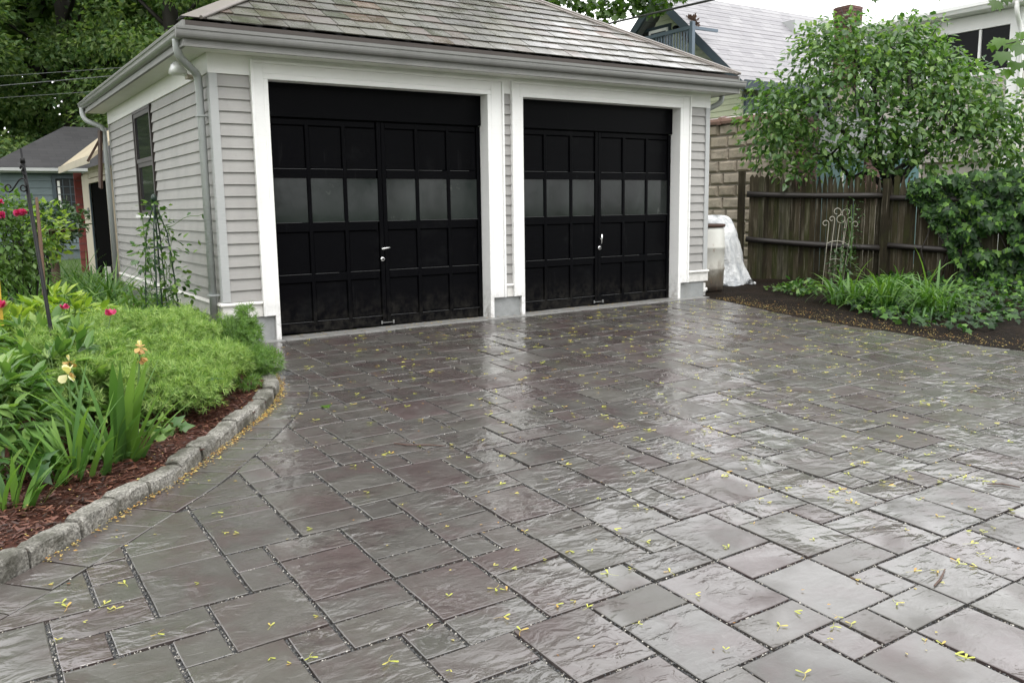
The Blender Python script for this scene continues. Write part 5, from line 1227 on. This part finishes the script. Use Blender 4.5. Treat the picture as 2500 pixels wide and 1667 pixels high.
iris('small low iris fan on the mulch between the larger clumps', (-1.86, -3.42, gl(-1.86, -3.42)), 9, .24, .10)
# feathery mound and its taller neighbour
am = thing('feathery_mound', 'bright green mound of fine feathery foliage along the curb', 'plant', (-.99, -1.52, gl(-.99, -1.52)))
bl = []
for x, y, r, h in [(.02, -1.02, .20, .22), (-.22, -1.0, .22, .27), (-.45, -.85, .24, .33), (-.62, -.35, .28, .42), (-.7, .35, .28, .46), (0, 0, .34, .46), (-.34, .12, .32, .47), (.30, -.12, .30, .40), (.10, -.55, .30, .36), (-.20, -.75, .27, .32), (-.32, -.35, .33, .43), (.32, .30, .32, .44), (-.05, .40, .34, .48), (-.45, .5, .30, .47), (.45, .10, .24, .34), (.34, -.42, .24, .27), (-.02, -.92, .22, .24), (.18, -.80, .18, .22), (-.62, .05, .25, .44), (-.5, -.55, .22, .33), (.30, .62, .28, .45), (.55, .42, .24, .36)]:
    bl.append((x, y, h*.45, r, r, h*.58))
tf = []
for q in range(420):
    b = bl[RND.randrange(len(bl))]; d = rdir(1)[0]; d[2] = abs(d[2])*.9+.05; p = np.array(b[:3])+d*b[3:6]*RND.uniform(.9, 1.08)
    if all(((p-np.array(o[:3]))/np.array(o[3:6])) @ ((p-np.array(o[:3]))/np.array(o[3:6])) > .62 for o in bl) and p[2] > .03: tf.append((*p, *[RND.uniform(.045, .085)]*3))
crown('foliage', am, tf, 11500, T_WH, .050, G['amsonia'], -.5, .9, shell=(.1, 1.35))
crown('inner_foliage', am, bl, 5000, T_WH, .05, G['amsonia_dark'], -.4, .9, shell=(.45, .92))
mb = MB()
for k in range(60): a = RND.uniform(0, 6.28); r = RND.uniform(.1, .5); mb.tube([(r*.6*math.cos(a), r*.6*math.sin(a), -.05), (r*math.cos(a), r*math.sin(a), .34)], [.004, .003], 4)
mb.build('stems', G['stem'], am, kind='stuff')
fs = thing('feathery_plant', 'thin darker feathery plant between the bright mound and the end of the curb', 'plant', (-.30, -1.42, gl(-.30, -1.42)))
crown('foliage', fs, [(.05, 0, .16, .15, .22, .16), (.08, .05, .30, .13, .16, .14), (.10, .10, .42, .08, .10, .10), (.12, -.25, .10, .14, .18, .12), (.0, .25, .26, .11, .13, .14)], 1500, T_WH, .055, G['amsonia_dark'], -.5, .8, shell=(.3, 1.1))
mb = MB()
for k in range(14): mb.tube([(RND.uniform(-.06, .06), RND.uniform(-.1, .1), -.04), (RND.uniform(-.1, .12), RND.uniform(-.12, .2), .46)], [.004, .002], 4)
mb.build('stems', G['stem'], fs, kind='stuff')
leafy('ferny_weed', 'small ferny sprig at the edge of the mulch by the curb end', 'plant', (-.40, -2.05, gl(-.4, -2.05)), .12, .10, 60, T_WH, .05, G['amsonia_dark'])

# peonies
def peony(lab, x, y, r, h, n, m='peony', buds=()):
    t = thing('peony', lab, 'peony', (x, y, gl(x, y))); k = int(n*.85)//5
    d = rdir(k); d[:, 2] = np.abs(d[:, 2]); rr = NR.uniform(.45, 1.0, k)**.5
    P0 = d*rr[:, None]*[r, r, h*.78]+[0, 0, h*.16]; D0 = norm(d*[1, 1, .35]+rdir(k)*.4); parts = []
    for q in range(5):
        D = norm(D0+rdir(k)*.62+[0, 0, -.12]); parts.append(leaves(T_PEO, P0+D*.012, D, norm(d*.35+rdir(k)*.35+[0, 0, 1]), NR.uniform(.10, .165, k), .3))
    V, F = catm(parts); npmesh('foliage', V, F, G[m], t, kind='stuff'); mb = MB()
    for q in range(16): a = RND.uniform(0, 6.28); s_ = RND.uniform(.3, .9); mb.tube([(.03*math.cos(a), .03*math.sin(a), -.04), (r*s_*.5*math.cos(a), r*s_*.5*math.sin(a), h*.45), (r*s_*math.cos(a), r*s_*math.sin(a), h*.85)], [.006, .005, .003], 5)
    mb.build('stems', G['stem'], t, kind='stuff')
    for bx, by, bz, s_ in buds:
        MB().tube([(bx*.6, by*.6, h*.5), (bx, by, bz-.02)], [.005, .004], 5).build('bud_stalk', G['stem'], t); nb = 14
        a = NR.uniform(0, 6.28, nb); z_ = NR.uniform(-.4, 1, nb); D = np.stack([np.cos(a)*.5, np.sin(a)*.5, .5+.5*z_], 1); Pb = np.tile([bx, by, bz], (nb, 1))+np.stack([np.cos(a)*s_*.35, np.sin(a)*s_*.35, z_*s_*.2-s_*.2], 1)
        V, F = leaves((T_LEAF[0]*[1.5, 1, 1], T_LEAF[1]), Pb, D, np.stack([np.cos(a), np.sin(a), np.zeros(nb)], 1), s_); npmesh('bud', V, F, G['pink'], t, smooth=True)
peony('glossy peony bush behind the cream iris flower, without open buds', -1.66, -2.25, .42, .54, 640)
peony('big peony bush at the left edge of the garden, above the irises', -2.12, -2.72, .44, .56, 760)
peony('peony bush carrying one magenta bud next to the feathery mound', -1.42, -1.62, .40, .52, 600, 'peony', ((.20, .10, .56, .045),))
peony('peony bush around the foot of the black hook pole', -1.72, -1.35, .42, .56, 600, 'peony', ((.22, -.02, .60, .036),))
peony('peony bush with the largest pink bloom on its stalk at the left', -2.20, -1.75, .44, .56, 640, 'peony', ((.26, -.2, .72, .055),))
peony('yellow-green leafy perennial behind the peonies, left of the pole', -2.05, -.75, .50, .68, 640, 'lime')
peony('yellow-green leafy perennial between the pole and the daylilies', -1.45, -.45, .50, .64, 640, 'lime')
peony('leafy perennial with mid green leaves close to the feathery mound', -.92, -.70, .34, .46, 380, 'peony')
# daylilies along the garage wall
k = 0
for x, y, L, lab in [(-.62, .15, .62, 'daylily tuft nearest the front downspout, just behind the mound'), (-.95, .75, .70, 'daylily tuft in front of the wire obelisk'), (-.58, 1.35, .74, 'daylily tuft hiding the foot of the wire obelisk'), (-1.35, 1.25, .72, 'daylily tuft at the middle of the wall bed, away from the wall'), (-.75, 2.3, .80, 'daylily tuft under the brown side window'), (-1.5, 2.4, .75, 'daylily tuft farther out from the side window'), (-.6, 3.5, .80, 'daylily tuft at the wall beyond the side window'), (-1.4, 3.6, .75, 'daylily tuft in the middle of the back row'), (-.6, 4.7, .80, 'daylily tuft by the far downspout of the garage'), (-1.9, 1.6, .65, 'daylily tuft left of the others, close to the stake'), (-2.3, .9, .70, 'bluish grassy tuft near the ochre board'), (-1.5, 5.0, .75, 'daylily tuft at the edge of the lawn')]:
    t = thing('daylily', lab, 'daylily', (x, y, gl(x, y))); tuft('foliage', G['daylily'], t, (0, 0, 0), 70, L, .026, (.05, .8), (.7, 2.3), .24)['kind'] = 'stuff'
t = thing('lily_shoot', 'single young lily shoot with broad leaves against the foundation', 'plant', (-.17, .30, gl(-.17, .3))); tuft('leaves', G['lime'], t, (0, 0, .16), 11, .19, .045, (.3, 1.2), (.3, 1.0), .01); MB().tube([(0, 0, -.05), (.0, 0, .24)], .006, 5).build('stem', G['stem'], t)
# wire obelisk and its vine
OB = np.array([-.42, .72]); oz = gl(-.42, .72)
ob = thing('wire_obelisk', 'dark green wire obelisk with vine in front of the side wall', 'trellis', (OB[0], OB[1], oz), .3)
for a in (.8, 2.37, 3.94, 5.5):
    MB().tube([(.17*math.cos(a), .17*math.sin(a), -.05), (.14*math.cos(a), .14*math.sin(a), .55), (.10*math.cos(a), .10*math.sin(a), 1.0), (.012*math.cos(a), .012*math.sin(a), 1.27)], .0065, 6).build('leg', MT['obelisk'], ob)
MB().tube([(0, 0, -.05), (0, 0, 1.34)], .008, 6).build('centre_rod', MT['obelisk'], ob)
for z, r in ((.46, .148), (.86, .118)): MB().tube([(r*math.cos(t), r*math.sin(t), z) for t in np.linspace(0, 6.283, 17)], .005, 5).build('ring', MT['obelisk'], ob)
MB().lathe([(.004, -.04), (.022, -.02), (.030, .01), (.022, .035), (.004, .05)], 10, (0, 0, 1.33)).build('finial', MT['obelisk'], ob, smooth=True)
vn = thing('climbing_vine', 'light green climbing vine with pale shoots growing up the wire obelisk', 'vine', (OB[0], OB[1], oz))
BL = [(0, 0, 1.25, .16, .16, .10), (.02, .05, 1.05, .16, .16, .16), (.10, -.05, .85, .17, .17, .14), (.06, -.1, .62, .16, .16, .15), (-.08, .08, .8, .14, .14, .2), (.16, -.14, .45, .16, .16, .12), (.0, 0, .35, .15, .15, .2)]
crown('foliage', vn, BL, 330, T_LEAF, .068, G['vine'], .3, .6, shell=(.3, 1.1)); mb = MB()
for k in range(9):
    a = RND.uniform(0, 6.28); mb.tube(wander((.1*math.cos(a), .1*math.sin(a), 0), (.12*math.cos(a+1), .12*math.sin(a+1), RND.uniform(.7, 1.25)), 0, 7, .03), .004, 4)
mb.tube(wander((.05, -.05, .95), (.33, -.52, 1.18), .08, 7, .02), .003, 4); mb.tube(wander((-.05, .05, .7), (-.12, .55, .78), .08, 6, .02), .003, 4)
mb.build('vine_stems', G['stem'], vn, kind='stuff')
V, F = leaves(T_LEAF, np.array([(.33, -.5, 1.18), (.25, -.38, 1.20), (.30, -.46, .88), (.22, -.33, .9), (.18, -.3, .82), (-.12, .5, .78), (-.1, .4, .62), (.28, -.42, .84)]), rdir(8)+[0, 0, -.5], rdir(8)*.3+[-.5, -.5, .8], .06); npmesh('shoot_leaves', V, F, G['vine'], vn, kind='stuff')

# shrubs at the back left
rb = thing('rose_bush', 'light green rose bush with magenta blooms at the left edge', 'bush', (0, 0, 0)); c = mp(40, 575, 9.5)
crown('foliage', rb, [(c[0]-.1, c[1], c[2]-.05, .48, .45, .50), (c[0]+.10, c[1]+.1, c[2]-.2, .30, .35, .30), (c[0]-.2, c[1]+.1, c[2]+.3, .34, .35, .28), (c[0]-.35, c[1], c[2]-.1, .5, .4, .55), (c[0]-.15, c[1]+.2, c[2]-.35, .45, .4, .3)], 2000, T_LEAF, .075, G['rose'], .2, .6, shell=(.4, 1.05))
limbs('canes', rb, [([(c[0]+RND.uniform(-.2, .2), c[1], -.05), (c[0]+RND.uniform(-.3, .3), c[1]+.1, c[2]*.6), (c[0]+RND.uniform(-.5, .4), c[1], c[2]+.3)], [.012, .009, .004]) for _ in range(9)], MT['bark'], 5)['kind'] = 'stuff'
for px, py, s_ in ((45, 523, .085), (58, 520, .07), (3, 528, .08), (2, 495, .06)):
    p = mp(px, py, 9.1); n = 22; a = NR.uniform(0, 6.28, n); e = NR.uniform(-.2, 1.3, n); D = np.stack([np.cos(a)*np.cos(e), np.sin(a)*np.cos(e), np.sin(e)], 1); V, F = leaves((T_LEAF[0]*[1.6, 1, 1], T_LEAF[1]), np.tile(p, (n, 1)), D, rdir(n), s_*.75); npmesh('bloom', V, F, G['pink'], rb, smooth=True)
ds = thing('dark_shrub', 'dark green rounded shrub in front of the blue house', 'bush', (0, 0, 0)); c = mp(112, 545, 13.5)
crown('foliage', ds, [(c[0], c[1], c[2]-.05, .5, .5, .38), (c[0]+.25, c[1], c[2]+.05, .38, .4, .28), (c[0]-.3, c[1], c[2]+.1, .4, .4, .3), (c[0]-.15, c[1]+.1, c[2]-.22, .45, .45, .28)], 2000, T_LEAF, .085, G['shrub'], .2, .6, shell=(.4, 1.05))
limbs('canes', ds, [([(c[0]+RND.uniform(-.2, .2), c[1], -.05), (c[0]+RND.uniform(-.4, .4), c[1], c[2])], [.016, .008]) for _ in range(7)], MT['bark'], 5)['kind'] = 'stuff'
yl = leafy('pale_shrub', 'small pale yellow-green shrub right of the hook pole', 'bush', tuple(mp(130, 650, 10.5)), .24, .78, 170, T_LEAF, .09, G['lime'])
pv = thing('violet_iris', 'clump with small violet flowers near the ochre board', 'iris', (-2.35, 2.0, gl(-2.35, 2.0)))
tuft('foliage', G['iris'], pv, (0, 0, 0), 60, .8, .03, (.0, .45), (.2, .9), .28)['kind'] = 'stuff'
for px, py in ((14, 728), (24, 726), (50, 733), (8, 738)):
    p = mp(px, py, 9.9)-np.array([-2.35, 2.0, gl(-2.35, 2.0)]); n = 9; V, F = leaves(T_LEAF, np.tile(p, (n, 1)), rdir(n), rdir(n), .075); npmesh('bloom', V, F, G['purple'], pv)
n = 9000; X = NR.uniform(-4, 3.5, n); Y = NR.uniform(6.8, 17, n); a = NR.uniform(0, 6.28, n)
V, F = leaves((np.array([(-.05, 0, 0), (.05, 0, 0), (0, 1, .25)]), [(0, 1, 2)]), np.stack([X, Y, gz(X, Y)+.02], 1), np.stack([NR.normal(0, .35, n), NR.normal(0, .35, n), np.ones(n)], 1), np.stack([np.cos(a), np.sin(a), 0*a], 1), NR.uniform(.06, .16, n)); npmesh('grass', V, F, G['grass'], kind='stuff')
n = 5200; X = NR.uniform(-3.4, -.15, n); Y = NR.uniform(-2.6, 6.6, n); ok_ = (Y > -1.3) | (X < curb_x(Y)-.35); X, Y = X[ok_], Y[ok_]; n = len(X)
hh = NR.uniform(.02, .28, n); P = np.stack([X, Y, gz(X, Y)+.06+hh], 1); V, F = leaves(T_LANCE, P, norm(rdir(n)+[0, 0, .2]), norm(rdir(n)*.5+[0, 0, 1]), NR.uniform(.08, .15, n), .2); npmesh('undergrowth', V, F, G['peony'], kind='stuff')
leafy('violet_leaves', 'low round-leaved plant at the foot of the largest iris', 'plant', (-1.18, -2.86, gl(-1.18, -2.86)), .16, .10, 34, T_IVY, .075, G['peony'])
leafy('violet_leaves', 'low lobed-leaf plant on the mulch between iris clumps', 'plant', (-1.55, -3.12, gl(-1.55, -3.12)), .15, .09, 34, T_IVY, .07, G['peony'])
leafy('violet_leaves', 'broad round-leaved plant behind the leftmost iris clump', 'plant', (-2.00, -3.30, gl(-2.0, -3.3)), .24, .16, 46, T_IVY, .10, G['vine'])

# mulch shreds near the curb
P = []
while len(P) < 6500:
    x, y = RND.uniform(-3, 0), RND.uniform(-5, -.9); cx_ = float(curb_x(y)) if y < -1.42 else -.04
    if cx_-1.0 < x < cx_-.13: P.append((x, y, gl(x, y)+RND.uniform(-.005, .012)))
P = np.array(P); n = len(P); a = NR.uniform(0, 6.28, n)
T_SH = (np.array([(-.12, 0, 0), (.12, .05, .05), (.10, 1, .02), (-.08, .9, .06)]), [(0, 1, 2), (0, 2, 3)])
V, F = leaves(T_SH, P, np.stack([np.cos(a), np.sin(a), NR.normal(0, .18, n)], 1), norm(rdir(n)*.4+[0, 0, 1]), NR.uniform(.015, .055, n), .3); npmesh('mulch_shreds', V, F, MT['chip'], kind='stuff')

# ------------------------------------------------------------------ seeds, petals and twigs on the stone
T_SEED = []
for k in range(5):
    V = []; F = []; op = RND.uniform(.45, 1.0)
    for sg in (-1, 1):
        b = len(V); ang = math.pi/2+sg*op; c_, s2 = math.cos(ang), math.sin(ang); px_, py_ = -s2, c_
        for t, wdt in ((0, .10), (.25, .15), (.55, .26), (.85, .30), (1.0, .14)):
            z_ = .06+.05*t; V += [(c_*t-px_*wdt*.35, s2*t-py_*wdt*.35, z_), (c_*t+px_*wdt*.65, s2*t+py_*wdt*.65, z_+.03)]
        F += [(b+2*i, b+2*i+1, b+2*i+3, b+2*i+2) for i in range(4)]
    if k % 2 == 0:
        b = len(V); cv = RND.uniform(-.6, .6)
        for t in np.linspace(0, 1, 5): V += [(cv*t*t-.025, -1.2*t, .05), (cv*t*t+.025, -1.2*t, .05)]
        F += [(b+2*i, b+2*i+1, b+2*i+3, b+2*i+2) for i in range(4)]
    me = bpy.data.meshes.new('maple_seed'); me.from_pydata(V, [], F); me.update(); me.materials.append(MT['seed']); T_SEED.append((me, V, F))
def on_drive(x, y):
    if y > -.15 or x > right_x(y)-.03: return False
    q = near_seg(CURB, np.array([x, y])); d = q[2]; return (x-q[1][0])*d[1]-(y-q[1][1])*d[0] > .03
def in_view(x, y, z):
    p = np.array([x, y, z])-CAM; D = p@FW
    return D > .5 and abs((p@RT)/D*FPX) < 1240 and abs((p@UP)/D*FPX) < 825
pts = []
while len(pts) < 1080:
    x, y = RND.uniform(-2, 6.6), RND.uniform(-7.4, -.2)
    if pts and RND.random() < .16: q_ = pts[-1]; x, y = q_[0]+RND.gauss(0, .05), q_[1]+RND.gauss(0, .05)
    if on_drive(x, y) and in_view(x, y, gz(x, y)) and RND.random() < .30+.55*min(1, max(0, (x+1)/6)): pts.append((x, y))
pts.sort(key=lambda p: np.hypot(p[0]-CAM[0], p[1]-CAM[1]))
far = MB()
for n_, (x, y) in enumerate(pts):
    a = RND.uniform(0, 6.28); s_ = RND.uniform(.016, .036); z0 = float(gz(x, y))+.003; ta, tb = gnorm(x, y)
    if n_ < 290:
        o = inst('maple_seed', RND.choice(T_SEED)[0], None, (x, y, z0), (tb, -ta, a), s_)
        tag(o, 'small yellow-green winged maple seed lying on the wet paving', 'seed', 'winged maple seeds scattered over the paving')
    else:
        me, V, F = RND.choice(T_SEED); ca, sa_ = math.cos(a), math.sin(a); far.add([(x+(p[0]*ca-p[1]*sa_)*s_, y+(p[0]*sa_+p[1]*ca)*s_, z0+p[2]*s_+ta*(p[0]*ca-p[1]*sa_)*s_+tb*(p[0]*sa_+p[1]*ca)*s_) for p in V], F)
far.build('seed_litter', MT['seed'], kind='stuff')
# orange petals drifted along the curb, by the doors and on the soil edge
P = []; 
for k in range(1500):
    s_ = RND.uniform(cs[2], cs[-1]); p, n_ = cpt(s_); o_ = abs(RND.gauss(0, .028))+.006; q = p-n_*o_; dens = .25+.75*min(1, max(0, (s_-cs[3])/2.2))
    if RND.random() < dens: P.append((q[0], q[1], float(gz(*q))+RND.uniform(.002, .014)))
for k in range(260): x, y = RND.gauss(.05, .12), RND.gauss(-.72, .08); P.append((x, y, float(gz(x, y))+.004))
for k in range(330): x = RND.uniform(.55, 5.9); P.append((x, RND.uniform(-.07, .12), float(gz(x, 0))+.008))
for k in range(1500):
    y = RND.uniform(-5.5, -.3); x = float(right_x(y))+abs(RND.gauss(0, .30))*(1 if y < -1.5 else .8); P.append((x, y, float(gz(x, y))+.012))
for k in range(420):
    x, y = RND.uniform(-2, 6.4), RND.uniform(-7.2, -.3)
    if on_drive(x, y): P.append((x, y, float(gz(x, y))+.004))
for k in range(160):
    y = RND.uniform(-4.8, -1.6); x = float(curb_x(y))-RND.uniform(.12, .6); P.append((x, y, gl(x, y)+.012))
P = np.array(P); n = len(P); V, F = leaves(T_SIMPLE, P, np.concatenate([norm(NR.normal(size=(n, 2))), np.zeros((n, 1))], 1)+NR.normal(0, .1, (n, 3)), norm(rdir(n)*.25+[0, 0, 1]), NR.uniform(.010, .022, n), .3); npmesh('petal_litter', V, F, MT['litter'], kind='stuff')
for pa, lab in (([(.0, -3.65), (.05, -3.72), (.17, -3.80), (.24, -3.87)], 'reddish bent twig on the paving near the curve of the curb'), ([(1.02, -6.52), (1.10, -6.50), (1.20, -6.46)], 'short dark twig lying on the bright wet paver in the foreground'), ([(2.35, -6.02), (2.42, -6.06), (2.45, -6.14)], 'small forked twig on the paving at the right foreground')):
    tag(MB().tube([(x, y, float(gz(x, y))+.007) for x, y in pa], [.003]+[.0045]*(len(pa)-2)+[.0025], 5).build('twig', MT['twig']), lab, 'twig')
lf = V = None
p_ = (-.06, -2.62); V, F = leaves(T_IVY, [(p_[0], p_[1], float(gz(*p_))+.008)], [(1., .3, 0)], [(0, 0, 1.)], [.085]); tag(npmesh('fallen_leaf', V, F, G['maple_lit']), 'single fallen green leaf lying on the border stones beside the curb', 'leaf')
